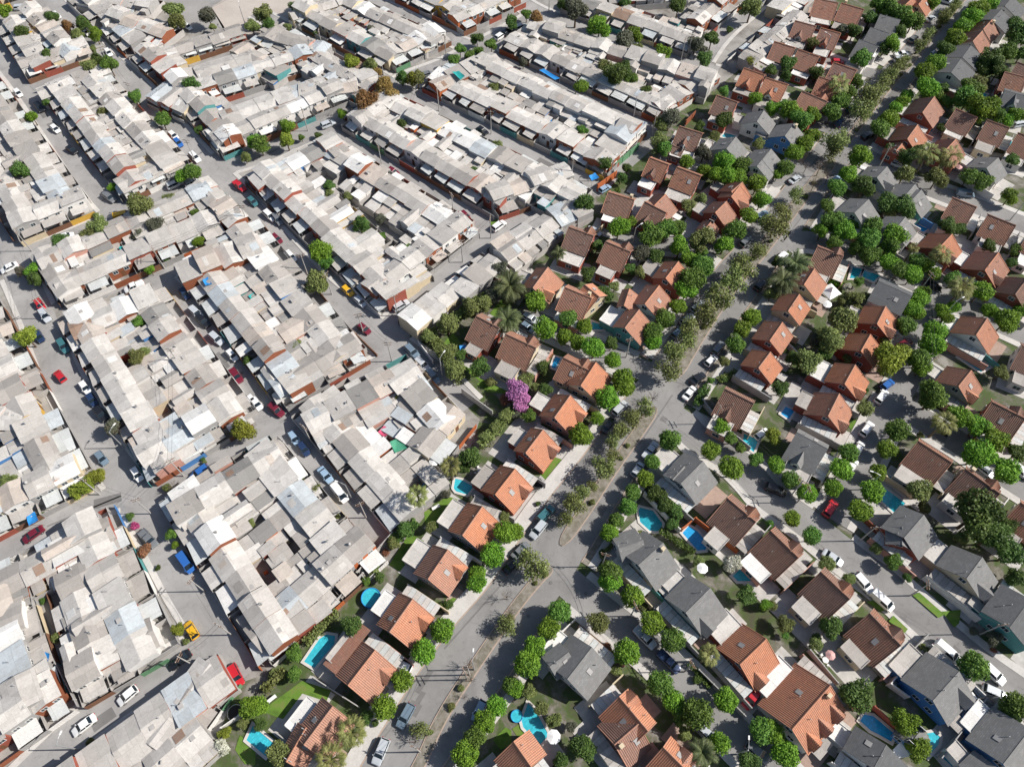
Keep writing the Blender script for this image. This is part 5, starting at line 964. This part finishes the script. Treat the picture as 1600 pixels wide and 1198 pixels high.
POOLS=[(13,[(300,540),(395,400),(440,370),(495,380),(490,430),(365,580)],'pool_turq','long turquoise garden pool with rounded head'),(13,[(-60,1030),(-20,940),(110,1050),(60,1130)],'pool_turq','rectangular turquoise pool between lawn and grey shrubs'),
 (14,[(60,910),(100,800),(150,850),(230,1000),(175,1060),(70,950)],'pool_turq','long turquoise pool joined to a round spa'),
 (10,[(790,790),(800,770),(880,790),(940,870),(930,920),(860,915),(800,860)],'pool_deep','shaded blue pool behind the street wall'),(10,[(1065,930),(1105,885),(1160,920),(1220,990),(1210,1035),(1160,1040)],'pool_blue','deep blue rounded pool beside orange fence'),
 (10,[(1440,370),(1450,310),(1540,350),(1510,425)],'pool_turq','turquoise pool inside white paving by the corner house'),(9,[(1235,650),(1245,590),(1290,600),(1360,640),(1320,690),(1250,670)],'pool_turq','turquoise pool beside the tall fan palm'),
 (10,[(1380,1198),(1430,1150),(1500,1180),(1500,1230),(1410,1230)],'pool_turq','bright turquoise pool below the blossom tree'),(14,[(1390,30),(1410,-10),(1490,10),(1460,50)],None,None),
 (11,[(80,185),(110,140),(165,165),(130,220)],'pool_blue','small bright blue pool beside terracotta house'),(11,[(700,720),(715,640),(860,745),(785,800)],'pool_turq','large rectangular turquoise pool beside ochre wall'),(11,[(735,600),(740,560),(870,650),(850,690)],'pool_deep','narrow dim pool beneath ochre wall'),
 (15,[(575,910),(600,870),(660,880),(790,990),(770,1040),(700,1000),(640,970)],'pool_blue','kidney-shaped blue pool between two grey roofs'),(15,[(950,1060),(985,990),(1040,980),(1075,1010),(1065,1060),(1000,1130)],'pool_turq','turquoise pool behind the blue-walled house'),
 (15,[(200,590),(230,530),(280,560),(385,665),(350,680)],'pool_green','dark green narrow pool beside three-dormer house'),(15,[(1080,1130),(1110,1110),(1180,1170),(1150,1198)],'pool_deep','shaded pool at lower right corner'),
 (7,[(1190,1030),(1240,985),(1390,1090),(1330,1125)],'pool_turq','turquoise pool before the white-gabled house'),(7,[(590,530),(600,490),(700,520),(660,560)],'pool_turq','turquoise pool beside dark flat-hipped house'),(7,[(510,540),(530,470),(590,480),(560,540)],'pool_deep','narrow shaded pool near white tent'),(7,[(890,210),(880,180),(1000,230),(970,250)],'pool_blue','blue pool between grey gabled house and deck'),
 (7,[(660,30),(680,0),(760,20),(720,50)],'pool_turq','pale turquoise pool among dark trees'),(6,[(290,460),(300,435),(370,460),(360,485)],'pool_turq','small turquoise pool before shade-browned-tile house'),(6,[(495,860),(500,810),(560,830),(570,860)],'pool_deep','shaded pool behind teal-walled house'),(6,[(245,1095),(270,1030),(305,1040),(270,1105)],'pool_blue','slim blue pool beside cream house'),
 (3,[(795,805),(800,780),(850,790),(840,815)],'pool_turq','tiny turquoise pool near the upper avenue'),(3,[(1310,620),(1320,580),(1370,590),(1340,630)],'pool_turq','small turquoise pool between bushy trees'),(3,[(1475,930),(1500,880),(1540,890),(1510,950)],'pool_turq','pale pool beside shade-browned-tile row'),(3,[(975,815),(1010,770),(1045,785),(1020,825)],'pool_turq','pale green covered pool by the avenue'),
 (2,[(1310,855),(1330,830),(1400,850),(1380,870)],'pool_deep','dim teal pool before grey gabled house'),(7,[(1310,-20),(1330,-40),(1400,-10),(1360,20)],None,None),(10,[(1455,1100),(1470,1090),(1500,1110),(1480,1130)],None,None)]
for p in POOLS:
    if p[2]: pool(p[0],p[1],p[2],p[3] or 'turquoise pool beside terracotta house')
for a in [(13,718,140,62,62,'pool_turq','round above-ground pool in light blue'),(9,1020,555,35,35,'pool_blue','small round blue paddling pool'),(9,1095,650,62,50,'pool_deep','round dark blue above-ground pool'),(12,540,530,42,42,'pool_turq','round blue pool beside white canopy'),(14,30,880,38,38,'pool_turq','round bubbling spa tub beside long pool')]:
    roundpool(*a,**({'h':.5} if a[0]==14 else {}))
# ------------------------------------------------------------ road repairs and manholes
rq=random.Random(11)
def road_pt(k,f,side):
    l,wd,_=ROADS[k]; i=int(f*(len(l)-2))+0; o=offset(l,side*wd); return o[i],(l[i+1]-l[i]).normalized()
for n_ in range(70):
    if n_%3==0:
        i=rq.randrange(4,115); f=rq.choice((.12,.2,.3,.7,.82)); p=aL[i].lerp(aR[i],f); d=(aL[i+1]-aL[i-1]).normalized(); z=.104+.0006*n_
    else:
        k=rq.randrange(len(ROADS)); 
        if ROADS[k][1]<5: continue
        p,d=road_pt(k,rq.random(),rq.uniform(-.3,.3)); z=.0102+.004*k
    if not -30<px_of(p)[0]<1630: continue
    sv=Vector((-d.y,d.x,0)); a,b=rq.uniform(.6,3.5),rq.uniform(.4,1.2)
    if n_%5==0: a,b=rq.uniform(5,10),.16
    poly_sheet('road_patch',[p-d*a-sv*b,p+d*a-sv*b*.9,p+d*a*.95+sv*b,p-d*a+sv*b*1.05],z,'patch')
for n_ in range(26):
    k=rq.randrange(len(ROADS))
    if n_%2: i=rq.randrange(6,112); p=aL[i].lerp(aR[i],rq.choice((.22,.78))); z=.16
    else: p,_d=road_pt(k,rq.random(),.1); z=.2
    X,Y=px_of(p)
    if not(10<X<1590 and 10<Y<1190): continue
    m=MB(); m.tube((0,0,-.1),(0,0,.0),.36,.36,14); o=m.build('manhole_cover','patch'); thing('manhole_cover','round dark manhole cover in the road','manhole cover',(p.x,p.y,z),0,'manhole covers',ob=o)
# ------------------------------------------------------------ parasols, tarpaulins, tables, trampolines
def parasol(t,x,y,r,mk,look):
    h=2.4; c=TP(t,x,y,h); e=TP(t,x+r,y,h); rr=(e-c).length; root=link('parasol',None); m=MB(); n=8
    m.add([(0,0,h+.45)]+[(rr*math.cos(6.2832*i/n),rr*math.sin(6.2832*i/n),h) for i in range(n)],[(0,i+1,(i+1)%n+1) for i in range(n)]+[(0,(i+1)%n+1,i+1) for i in range(0)]); m.build('canopy',mk,root)
    m=MB(); m.tube((0,0,0),(0,0,h+.4),.035,.03,6); m.build('pole','steel',root); m=MB(); m.tube((0,0,0),(0,0,.12),.3,.25,10); m.build('base','concrete',root)
    thing('parasol',look,'parasol',(c.x,c.y,0),.3,None,ob=root)
parasol(14,260,1010,45,'canvas','white octagonal parasol beside long turquoise pool'); parasol(9,1115,478,36,'canvas','white round parasol beside striped sheet roof'); parasol(10,1190,1150,36,'canvas','white parasol between blossom tree and grey roof')
parasol(15,390,500,32,'tarp_rose','pink parasol over patio table'); parasol(3,1195,1045,22,'tarp_rose','pale pink parasol on upper right patio'); parasol(7,370,700,30,'canvas','small white parasol below the white tent')
def tent(t,x,y,r,look):
    c=TP(t,x,y,2.5); e=TP(t,x+r,y,2.5); s=(e-c).length; root=link('party_tent',None); m=MB()
    q=[(-s,-s),(s,-s),(s,s),(-s,s)]
    vs=[(0,0,4.1)]+[(a*.35,b*.35,3.1) for a,b in q]+[(a,b,2.4) for a,b in q]+[(a,b,2.15) for a,b in q]
    fs=[]
    for i in range(4):
        j=(i+1)%4; fs+=[(0,i+1,j+1),(i+1,i+5,j+5,j+1),(i+5,i+9,j+9,j+5)]
    m.add(vs,fs); m.build('canopy','canvas',root)
    for a,b in q:
        m=MB(); m.tube((a*.98,b*.98,0),(a*.98,b*.98,2.3),.04,.04,6); m.build('leg','steel',root)
    thing('party_tent',look,'tent',(c.x,c.y,0),.5,None,ob=root)
tent(7,392,620,48,'white peaked party tent between two terracotta houses')
def tarp(t,pts,h,mk,look,name='canopy_sheet',cat='canopy'):
    q=[TP(t,*p,h) for p in pts]; c=sum(q,Vector())/4; c.z=0; loc=[p-c for p in q]
    root=link(name,None); m=MB(); n=6; vs=[];fs=[]
    for i in range(n+1):
        for j in range(n+1):
            u,v=i/n,j/n; p=(loc[0]*(1-u)+loc[1]*u)*(1-v)+(loc[3]*(1-u)+loc[2]*u)*v; vs.append((p.x,p.y,h-.35*math.sin(math.pi*u)*math.sin(math.pi*v)+.06*math.sin(9*u+5*v)))
    for i in range(n):
        for j in range(n): fs.append((i*(n+1)+j,(i+1)*(n+1)+j,(i+1)*(n+1)+j+1,i*(n+1)+j+1))
    m.add(vs,fs); m.build('sheet',mk,root,True)
    for p in loc:
        m=MB(); m.tube((p.x*.97,p.y*.97,0),(p.x*.97,p.y*.97,h),.04,.04,5); m.build('post','steel',root)
    thing(name,look,cat,c,0,None,ob=root)
TARPS=[(9,[(835,360),(905,330),(945,400),(870,430)],3.0,'tarp_green','green shade sheet over a back yard'),(9,[(760,300),(800,260),(860,290),(800,330)],2.4,'tarp_pink','pink cloth spread over a yard'),(1,[(1225,450),(1270,445),(1305,475),(1280,500)],5.2,'tarp_teal','teal sheet on a rooftop terrace'),
 (8,[(165,830),(215,795),(240,850),(180,885)],2.7,'tarp_blue','blue tarpaulin beside the maroon saloon'),(12,[(220,585),(255,470),(310,490),(300,550)],2.8,'tarp_blue','blue sheet beside a rusty yard'),(4,[(740,345),(820,325),(835,350),(770,380)],3.2,'tarp_teal','teal sheet above a back yard'),
 (4,[(1265,550),(1300,530),(1325,575),(1285,585)],4.6,'tarp_blue','bright blue sheet on a grey roof'),(2,[(480,1100),(520,1080),(545,1110),(500,1130)],3.2,'tarp_blue','blue sheet on the corner house'),(2,[(170,440),(200,430),(300,490),(270,500)],3.0,'tarp_blue','long blue sheet carport roof'),
 (0,[(130,1010),(160,980),(185,1040),(150,1050)],3.1,'tarp_teal','teal sheet among pale roofs'),(2,[(950,545),(980,540),(1010,570),(975,575)],3.2,'tarp_blue','pale blue sheet in a courtyard'),(4,[(1550,650),(1600,620),(1620,650),(1570,670)],3.2,'tarp_teal','teal sheet beside white roof'),
 (8,[(320,390),(300,390),(300,380),(320,380)],2,'tarp_blue',None),(4,[(1000,1130),(1050,1110),(1075,1150),(1020,1165)],2.6,'tarp_blue','small blue cover in a planted yard'),(5,[(1270,960),(1310,955),(1320,1000),(1280,1010)],1.6,'tarp_blue','dark blue cover beside the hedge garden'),(7,[(60,440),(60,400),(110,400),(110,440)],2,'tarp_blue',None),
 (15,[(780,1090),(830,1040),(890,1130),(800,1150)],2.6,'canvas','cream triangular shade sail'),(14,[(310,890),(355,840),(410,890),(345,940)],2.5,'sh_pale grey',None),(8,[(455,890),(480,870),(500,900),(475,915)],2,'tarp_teal',None)]
for a in TARPS:
    if a[4]: tarp(*a)
def trampoline(t,x,y,r,look):
    c=TP(t,x,y,.8); e=TP(t,x+r,y,.8); rr=(e-c).length; root=link('trampoline',None); m=MB(); n=20
    m.add([(rr*.85*math.cos(6.2832*i/n),rr*.85*math.sin(6.2832*i/n),.8) for i in range(n)],[tuple(range(n))]); m.build('mat','tyre',root)
    m=MB()
    for i in range(n):
        a,b=6.2832*i/n,6.2832*(i+1)/n; m.tube((rr*math.cos(a),rr*math.sin(a),.82),(rr*math.cos(b),rr*math.sin(b),.82),.06,.06,5)
    m.build('frame','steel',root)
    for i in range(4):
        a=1.57*i; m=MB(); m.tube((rr*math.cos(a),rr*math.sin(a),0),(rr*math.cos(a),rr*math.sin(a),.8),.03,.03,5); m.build('leg','steel',root)
    thing('trampoline',look,'trampoline',(c.x,c.y,0),0,None,ob=root)
trampoline(10,155,620,48,'round black trampoline behind the avenue pavement'); trampoline(12,1470,860,48,'dark round trampoline by the white fence')
def bench(t,x,y,rot,look):
    c=TP(t,x,y,.4); root=link('garden_bench',None)
    m=MB(); m.box(-.9,.9,-.25,.25,.42,.48); m.build('seat','frame',root)
    m=MB(); m.box(-.9,.9,.2,.26,.5,.95); m.build('backrest','frame',root)
    for s in (-.8,.8):
        m=MB(); m.box(s-.04,s+.04,-.22,.24,0,.42); m.build('leg','frame',root)
    thing('garden_bench',look,'bench',(c.x,c.y,0),rot,None,ob=root)
bench(13,100,775,.7,'white garden bench on the lawn edge'); bench(9,1125,770,.5,'small garden bench on the palm lawn')
def patio_set(t,x,y,look):
    c=TP(t,x,y,.7); root=link('patio_table',None); m=MB(); m.tube((0,0,.7),(0,0,.76),.6,.6,14); m.build('table_top','frame',root); m=MB(); m.tube((0,0,0),(0,0,.7),.06,.05,7); m.build('leg','steel',root)
    thing('patio_table',look,'table',(c.x,c.y,0),0,None,ob=root)
    for i in range(4):
        a=1.57*i+.4; r_=link('patio_chair',None); m=MB(); m.box(-.22,.22,-.22,.22,.42,.46); m.build('seat','frame',r_); m=MB(); m.box(-.22,.22,.2,.24,.46,.9); m.build('backrest','frame',r_)
        for sx in (-.18,.18):
            for sy in (-.18,.18): m=MB(); m.box(sx-.02,sx+.02,sy-.02,sy+.02,0,.42); m.build('leg','frame',r_)
        o=thing('patio_chair','white patio chair','chair',(c.x+1.05*math.cos(a),c.y+1.05*math.sin(a),0),a-1.57,None,ob=r_)
patio_set(15,360,530,'round white patio table under the pink parasol'); patio_set(15,1360,190,'round white garden table on the paved corner'); patio_set(9,1400,540,'round white garden table by the dark tree')
# ------------------------------------------------------------ fences, walls, hedges
def wall_run(t,pts,h,th,mk,look,name='boundary_wall',cat='wall'):
    q=[TP(t,*p) for p in pts]; c=q[0].copy(); m=MB()
    for a,b in zip(q,q[1:]):
        d=(b-a).normalized(); s=Vector((-d.y,d.x,0))*th/2; a_,b_=a-c,b-c
        vs=[a_-s,b_-s,b_+s,a_+s]; m.add([(v.x,v.y,0) for v in vs]+[(v.x,v.y,h) for v in vs],[(3,2,1,0),(4,5,6,7),(0,1,5,4),(1,2,6,5),(2,3,7,6),(3,0,4,7)])
        L=(b-a).length; k=0
        while k<L:
            p=a_+d*k; m.box(p.x-th*.8,p.x+th*.8,p.y-th*.8,p.y+th*.8,0,h+.08); k+=3.5
    o=m.build(name,mk); thing(name,look,cat,c,0,None,ob=o); mid=(q[0]+q[-1])/2; THINGS[-1][2]=px_of(mid)
WR=[(13,[(680,10),(490,205)],2.6,'concrete','long grey wall behind the round pool'),(9,[(1180,600),(1040,790)],2.2,'w_white','white fence beside the palm lawn'),(9,[(860,950),(640,1198)],2.4,'concrete','tall grey wall between sheet roofs and lawn'),(13,[(140,990),(390,1180)],2.2,'concrete','grey side wall of lower terracotta house'),
 (13,[(370,650),(650,830)],2.2,'concrete','pale wall between two terracotta houses'),(10,[(820,700),(1040,930)],2.3,'w_white','white wall behind the shaded pool'),(10,[(1055,920),(1140,850)],2.0,'w_orange','orange fence above deep blue pool'),(10,[(1140,860),(1400,1060)],2.2,'w_orange','long orange wall beside deep blue pool'),
 (11,[(715,600),(890,715)],2.2,'w_cream','ochre wall between two pools'),(15,[(640,830),(830,1000)],2.2,'w_brick red','brown wall beside kidney-shaped pool'),(15,[(245,480),(420,690)],2.0,'concrete','grey wall beside dark green pool'),(14,[(870,100),(1160,400)],2.2,'w_teal','teal wall below grey shingled roofs'),
 (14,[(1160,600),(1450,890)],1.6,'w_grey','low grey wall along the narrow street'),(10,[(1180,120),(1330,300),(1480,420)],2.0,'w_grey','curved grey wall of the corner plot'),(14,[(230,440),(400,280)],1.8,'w_white','white wall beside clipped trees'),(11,[(560,830),(680,940)],2,'w_rust','rust fence behind white terrace'),
 (6,[(200,370),(440,150)],2.6,'concrete','grey wall between sheet roofs and gardens'),(6,[(500,300),(620,180)],2.0,'w_cream','cream wall beside covered carport'),(2,[(530,1195),(650,1110)],2.6,'w_orange','bright orange wall at end of lane'),(2,[(640,1060),(790,930)],2.4,'w_green','green fence along the concrete lane'),
 (2,[(1080,790),(1140,730)],2.2,'w_rust','rust fence below the blue-edged roof'),(5,[(575,850),(760,1030)],1.2,'w_brown','low brown planter wall at the junction'),(7,[(890,170),(1010,240)],2.4,'w_blue','blue wall beside the timber deck'),(7,[(200,1060),(100,960)],2,'w_white','white terrace wall of terracotta house'),(7,[(1430,1120),(1230,960)],2,'w_teal','teal wall around the turquoise pool'),
 (15,[(900,490),(740,690),(850,770)],2.2,'w_white','white terrace wall of grey shingled house'),(15,[(1330,780),(1050,1150)],2.2,'w_grey','grey wall between two grey shingled houses'),(15,[(880,480),(980,380)],1.8,'w_grey','short grey fence by the verge'),(12,[(200,0),(240,200),(300,420),(400,600),(520,830)],2.2,'w_grey','long grey wall down the narrow passage'),(14,[(400,290),(370,860)],0,'w_grey',None),
 (12,[(1400,960),(1530,870)],1.8,'w_white','white picket fence by the trampoline'),(5,[(1020,960),(1110,1080)],2.0,'w_white','white wall behind parked cars at hedge'),(9,[(1290,60),(1480,200)],2.4,'concrete','concrete wall beside the olive hedge')]
for t,pts,h,mk,look in WR:
    if look: wall_run(t,pts,h,.18,mk,look)
def hedge(t,pts,wd,h,mk,look):
    q=[TP(t,*p,h*.5) for p in pts]; c=q[0].copy(); c.z=0; r=random.Random(int(pts[0][0])); m=MB()
    for a,b in zip(q,q[1:]):
        d=(b-a); L=d.length; d.normalize(); s=Vector((-d.y,d.x,0)); n=int(L*wd*70)
        for _ in range(n):
            u,v,z=r.uniform(-.3,L+.3),r.uniform(-1,1)*wd/2,r.uniform(.05,1)*h
            if r.random()<.6: z=h*r.uniform(.85,1.08)
            p=a-c+d*u+s*v*(1+.2*math.sin(u*1.7)); p.z=z; nn=(rnd_dir(r)+Vector((0,0,.7))).normalized(); x=nn.orthogonal().normalized(); y=nn.cross(x); k=r.uniform(.1,.22)
            m.add([p-x*k-y*k,p+x*k-y*k*.6,p+x*k*.7+y*k,p-x*k*.6+y*k],[(0,1,2,3)])
    o=m.build('hedge',mk); thing('hedge',look,'hedge',c,0,'hedges',ob=o); THINGS[-1][2]=px_of((q[0]+q[-1])/2)
for a in [(13,[(510,240),(320,420)],1.6,2.2,'leaf_olive','olive hedge between sheet roofs and long pool'),(13,[(180,600),(60,720)],1.6,2.2,'leaf_olive','olive hedge beside the curved lawn'),(9,[(1590,180),(1410,390)],2.2,2.6,'leaf_olive','thick olive hedge above the dark tree'),(10,[(1560-340,20),(1150,130)],1.6,1.8,'leaf_dark','clipped green hedge at the corner plot'),
 (9,[(1000,870),(840,1000)],2.0,2.4,'leaf_dark','dark hedge above the narrow lawn'),(14,[(1110,560),(1230,690)],1.0,1,'leaf_dark','low hedge by the pole shadow'),(10,[(930,920),(1130,1050)],1.4,1.6,'leaf_dark','green hedge above deep blue pool'),(6,[(1400,1130),(1290,1180)],1.5,1.4,'leaf_olive','clipped hedge beside the avenue kerb'),
 (3,[(1090,320),(1120,270)],2,2,'leaf_dark','dark hedge by the upper avenue'),(3,[(540,560),(480,600)],2,2,'leaf_dark','green hedge beside the palm house'),(10,[(560,1080),(620,1010)],.9,1,'leaf_olive','low hedge round the small front lawn'),(15,[(950,440),(1100,560)],.8,.9,'leaf_olive','low hedge along the verge by white van'),(5,[(1090,880),(1160,1000),(1280,1180)],2.4,2.6,'leaf_olive','thick hedge along the garden corner'),(5,[(1150,860),(1440,660)],2.4,2.6,'leaf_olive','thick hedge above the green lawn'),(7,[(350,550),(450,590)],1.2,1.4,'leaf_street','bright hedge by the white tent')]: hedge(*a)
# ------------------------------------------------------------ poles, lamps, cables
def pole(t,x,y,kind,h=8.5,rot=0):
    b=TP(t,x,y); root=link('utility_pole' if kind=='u' else 'street_lamp',None)
    m=MB(); m.tube((0,0,0),(0,0,h),.15,.09,8); m.build('post','pole' if kind=='u' else 'steel',root)
    if kind=='u':
        m=MB(); m.box(-1.1,1.1,-.06,.06,h-.6,h-.48); m.box(-.8,.8,-.05,.05,h-1.4,h-1.3); m.build('crossarm','wood',root)
        for s in (-.95,-.35,.35,.95): m=MB(); m.tube((s,0,h-.48),(s,0,h-.3),.05,.04,6); m.build('insulator','frame',root)
    else:
        m=MB(); m.tube((0,0,h-.1),(1.0,0,h+.35),.05,.04,6); m.tube((1.0,0,h+.35),(1.8,0,h+.4),.04,.04,6); m.build('arm','steel',root)
        m=MB(); m.box(1.6,2.3,-.13,.13,h+.3,h+.44); m.build('lamp_head','frame',root)
    look='concrete utility pole with crossarm' if kind=='u' else 'steel street lamp with curved arm'
    thing(root.name,look,'utility pole' if kind=='u' else 'street lamp',b,rot,'utility poles' if kind=='u' else 'street lamps',ob=root); return b+Vector((0,0,h-.3))
PL=[(5,325,520,'u'),(5,475,640,'u'),(5,672,885,'u'),(5,888,775,'u'),(5,850,1060,'u'),(5,1165,1150,'l'),(5,1235,150,'u'),(5,1292,440,'u'),(5,1468,290,'u'),(6,712,1035,'u'),(6,748,350,'l'),(8,780,400,'l'),(8,625,690,'u'),(8,1150,575,'u'),(8,945,810,'u'),(12,1450,375,'u'),(12,1280,103,'u'),(12,1215,565,'u'),(12,490,1090,'l'),
 (13,1365,592,'l'),(13,1335,625,'u'),(13,1320,655,'u'),(13,1025,1105,'u'),(9,690,835,'u'),(9,600,718,'l'),(9,350,370,'u'),(14,740,258,'u'),(14,1075,605,'u'),(14,1405,1120,'l'),(10,1250,250,'u'),(10,560,1140,'u'),(11,140,700,'u'),(11,180,740,'u'),(11,610,660,'l'),(11,570,980,'u'),(15,885,130,'u'),(15,1325,370,'u'),
 (7,930,640,'u'),(7,1510,180,'u'),(7,1560,810,'u'),(7,1080,800,'l'),(7,940,1150,'u'),(3,340,360,'l'),(3,690,1050,'u'),(1,425,335,'u'),(1,325,820,'u'),(1,655,720,'u'),(1,1190,370,'u'),(1,1145,695,'u'),(1,1470,840,'u'),(1,790,1050,'u'),(2,395,600,'u'),(2,1095,360,'u'),(2,1055,380,'u'),(2,230,80,'u'),(2,760,730,'l'),(2,875,850,'u'),(2,370,1140,'u'),(2,615,1130,'l'),(2,1215,1030,'u'),
 (0,1540,175,'l'),(0,1225,1015,'u'),(0,700,440,'u'),(0,860,660,'u'),(0,1470,950,'u'),(4,1140,1100,'u'),(4,330,790,'u'),(4,200,370,'u'),(4,1030,480,'u'),(4,1560,220,'u')]
tops=[pole(t,x,y,k,8.5 if k=='u' else 7.6,random.uniform(0,3.14)) for t,x,y,k in PL]
us=[p for p,q in zip(tops,PL) if q[3]=='u']; done=set(); NC=0
for i,a in enumerate(us):
    near=sorted(range(len(us)),key=lambda j:(us[j]-a).length)[1:2]
    for j in near:
        key=(min(i,j),max(i,j))
        if key in done or (us[j]-a).length>48 or (us[j]-a).length<4: continue
        done.add(key); m=MB(); b=us[j]; d=(b-a).normalized(); s=Vector((-d.y,d.x,0))
        for o in (-.4,.4):
            prev=None
            for k in range(9):
                t=k/8; p=a.lerp(b,t)+s*o-Vector((0,0,4*t*(1-t)*.9)); p-=Vector((a.x,a.y,0))
                if prev is not None: m.tube(prev,p,.022,.022,4,cap=False)
                prev=p
        ob=m.build('power_cable','wire'); thing('power_cable','thin black overhead cables','cable',(a.x,a.y,0),0,'overhead cables',ob=ob); THINGS[-1][2]=px_of((a+b)/2); NC+=1
# lamp-post row and bollards of the sports field
def fieldfence(pts,look):
    q=[P(*p) for p in pts]; c=q[0].copy(); root=link('mesh_fence',None); m=MB(); r=MB()
    for a,b in zip(q,q[1:]):
        L=(b-a).length; n=max(1,int(L/3))
        for i in range(n+1): p=a.lerp(b,i/n)-c; m.tube((p.x,p.y,0),(p.x,p.y,3),.05,.05,5)
        a_,b_=a-c,b-c
        for z in (.3,1.2,2.1,2.95): r.tube((a_.x,a_.y,z),(b_.x,b_.y,z),.025,.025,4)
    m.build('posts','steel',root); r.build('rails','steel',root); thing('mesh_fence',look,'fence',c,0,None,ob=root)
fieldfence([(332,12),(395,-20),(450,-45)],'tall rail fence dividing sand and gravel pitches')
# ------------------------------------------------------------ labels
ANCH=[("the sandy pitch",390,25),("the rail fence top-left",300,30),("the top-left corner",20,20),("the brown palm",106,42),("the red pickup",372,290),("the blue tarpaulin street",60,800),("the yellow van",192,338),("the white saloon far left",12,416),("the lime tree",42,528),("the dark vine tree",220,320),("the teal yard sheet",197,388),
 ("the white pickup",208,450),("the red hatchbacks",92,586),("the large brown roof",75,280),("the small corner tree",200,30),("the double green trees",298,272),("the tawny trees",590,155),("the teal terrace sheet",716,118),("the hooded hip roof",610,95),("the white clustered cars",785,55),("the orange tree",838,30),("the tall grey tree",900,20),("the courtyard trees",975,115),("the blue carport sheet",858,115),("the top-centre edge",700,5),
 ("the rounded junction tree",1035,85),("the blue-edged roof",1080,170),("the blue corner sheet",930,277),("the bright orange wall",945,290),("the tall green street tree",500,393),("the big olive tree",495,443),("the hatched junction",610,520),("the yellow hatchback",545,453),("the dark yard tree",565,350),("the maroon hatchback",570,513),("the silver estate on the corner",626,477),
 ("the hedge garden",710,560),("the twin date palms",796,475),("the purple tree",805,620),("the blue saloon street",508,742),("the white van dead end",530,770),("the green shade sheet",622,690),("the striped sheet roof",658,698),("the twin fan palms",678,745),("the yellow-green corner tree",380,670),("the blue estate car",313,738),("the grey leafless tree",175,668),("the light blue hatchback",158,714),
 ("the maroon saloon",51,834),("the russet shrub",226,860),("the pink shrub",210,822),("the blue van",290,878),("the black saloon",281,1030),("the yellow taxi hatchback",300,984),("the round garden pool",580,935),("the long turquoise pool",498,1018),("the lower red car",368,1052),("the blossoming white shrub",342,1165),("the lower white saloon",130,1130),("the small round pool",135,1030),("the blue yard sheet",67,1025),
 ("the bottom fan palms",535,1155),("the lower-left lawn",440,1090),("the bottom avenue cars",612,1150),("the lower clipped row",735,1140),("the white parasol pool",835,1125),("the grey corner roof",890,1040),("the navy pickup",1045,1035),("the long shingled roofs",1020,910),("the deep blue pool",1085,840),("the shaded pool",1015,812),("the avenue junction",870,895),("the trampoline",838,754),("the middle clipped row",975,790),
 ("the side-street junction",1065,640),("the lone round tree",1046,687),("the corner-plot pool",1173,690),("the big dark garden tree",1523,805),("the rectangular large pool",1392,775),("the red estate car",1298,793),("the white cars curve",1355,675),("the kidney pool",1370,1135),("the three-dormer house",1265,1105),("the pink parasol",1297,1023),("the white vans",1470,1020),("the lower-right corner",1570,1150),("the blossom tree",1142,880),
 ("the white tent",1298,455),("the avenue date palms",1230,425),("the giant yellow-green tree",1395,560),("the fan palm grove",1480,245),("the upper avenue cars",1405,90),("the blue-walled gable",1220,210),("the garden pool right",1505,575),("the right-hand tree street",1440,560),("the double grey gables",1340,335),("the deck pool",1440,352),("the long dark roofs",1500,110),("the top-right corner",1580,30),("the shade-browned roof row",1530,200),("the palm house",1310,140),("the red hatchback cul-de-sac",1308,97),("the leafy cul-de-sac",1030,370),("the avenue bend",1120,470),("the teal-walled house",975,500),("the white sheet block",1190,30),("the grey gable trio",1160,230)]
WORDS='first second third fourth fifth sixth seventh eighth ninth tenth eleventh twelfth thirteenth fourteenth fifteenth sixteenth seventeenth eighteenth nineteenth twentieth'.split()
groups={}
for it in THINGS:
    o,look,px,_=it
    own=look
    cands=sorted(ANCH,key=lambda a:(a[1]-px[0])**2+(a[2]-px[1])**2)
    a=cands[0][0]
    if not (o.get('group') or o['category'] in ('chair','shrub','tree')):
        key=(look,'')
    else: key=(look,a)
    groups.setdefault(key,[]).append(it)
for (look,a),its in groups.items():
    its.sort(key=lambda i:i[2][0])
    for k,it in enumerate(its):
        s=look+(f' near {a}' if a else '')
        if len(its)>1: s=look+f', {WORDS[min(k,19)]} from left near {a or "its twin"}'
        if len(s.split())>16: s=s.replace(' from left','')
        if len(s.split())>16: s=s.replace(' walls and front dormer',' walls, dormer').replace(' walls and rear dormer',' walls, rear dormer')
        it[0]['label']=s
bad=[it[0]['label'] for it in THINGS if not 4<=len(it[0]['label'].split())<=16]
print('things',len(THINGS),'objects',len(bpy.data.objects),'bad labels',len(bad),bad[:5])
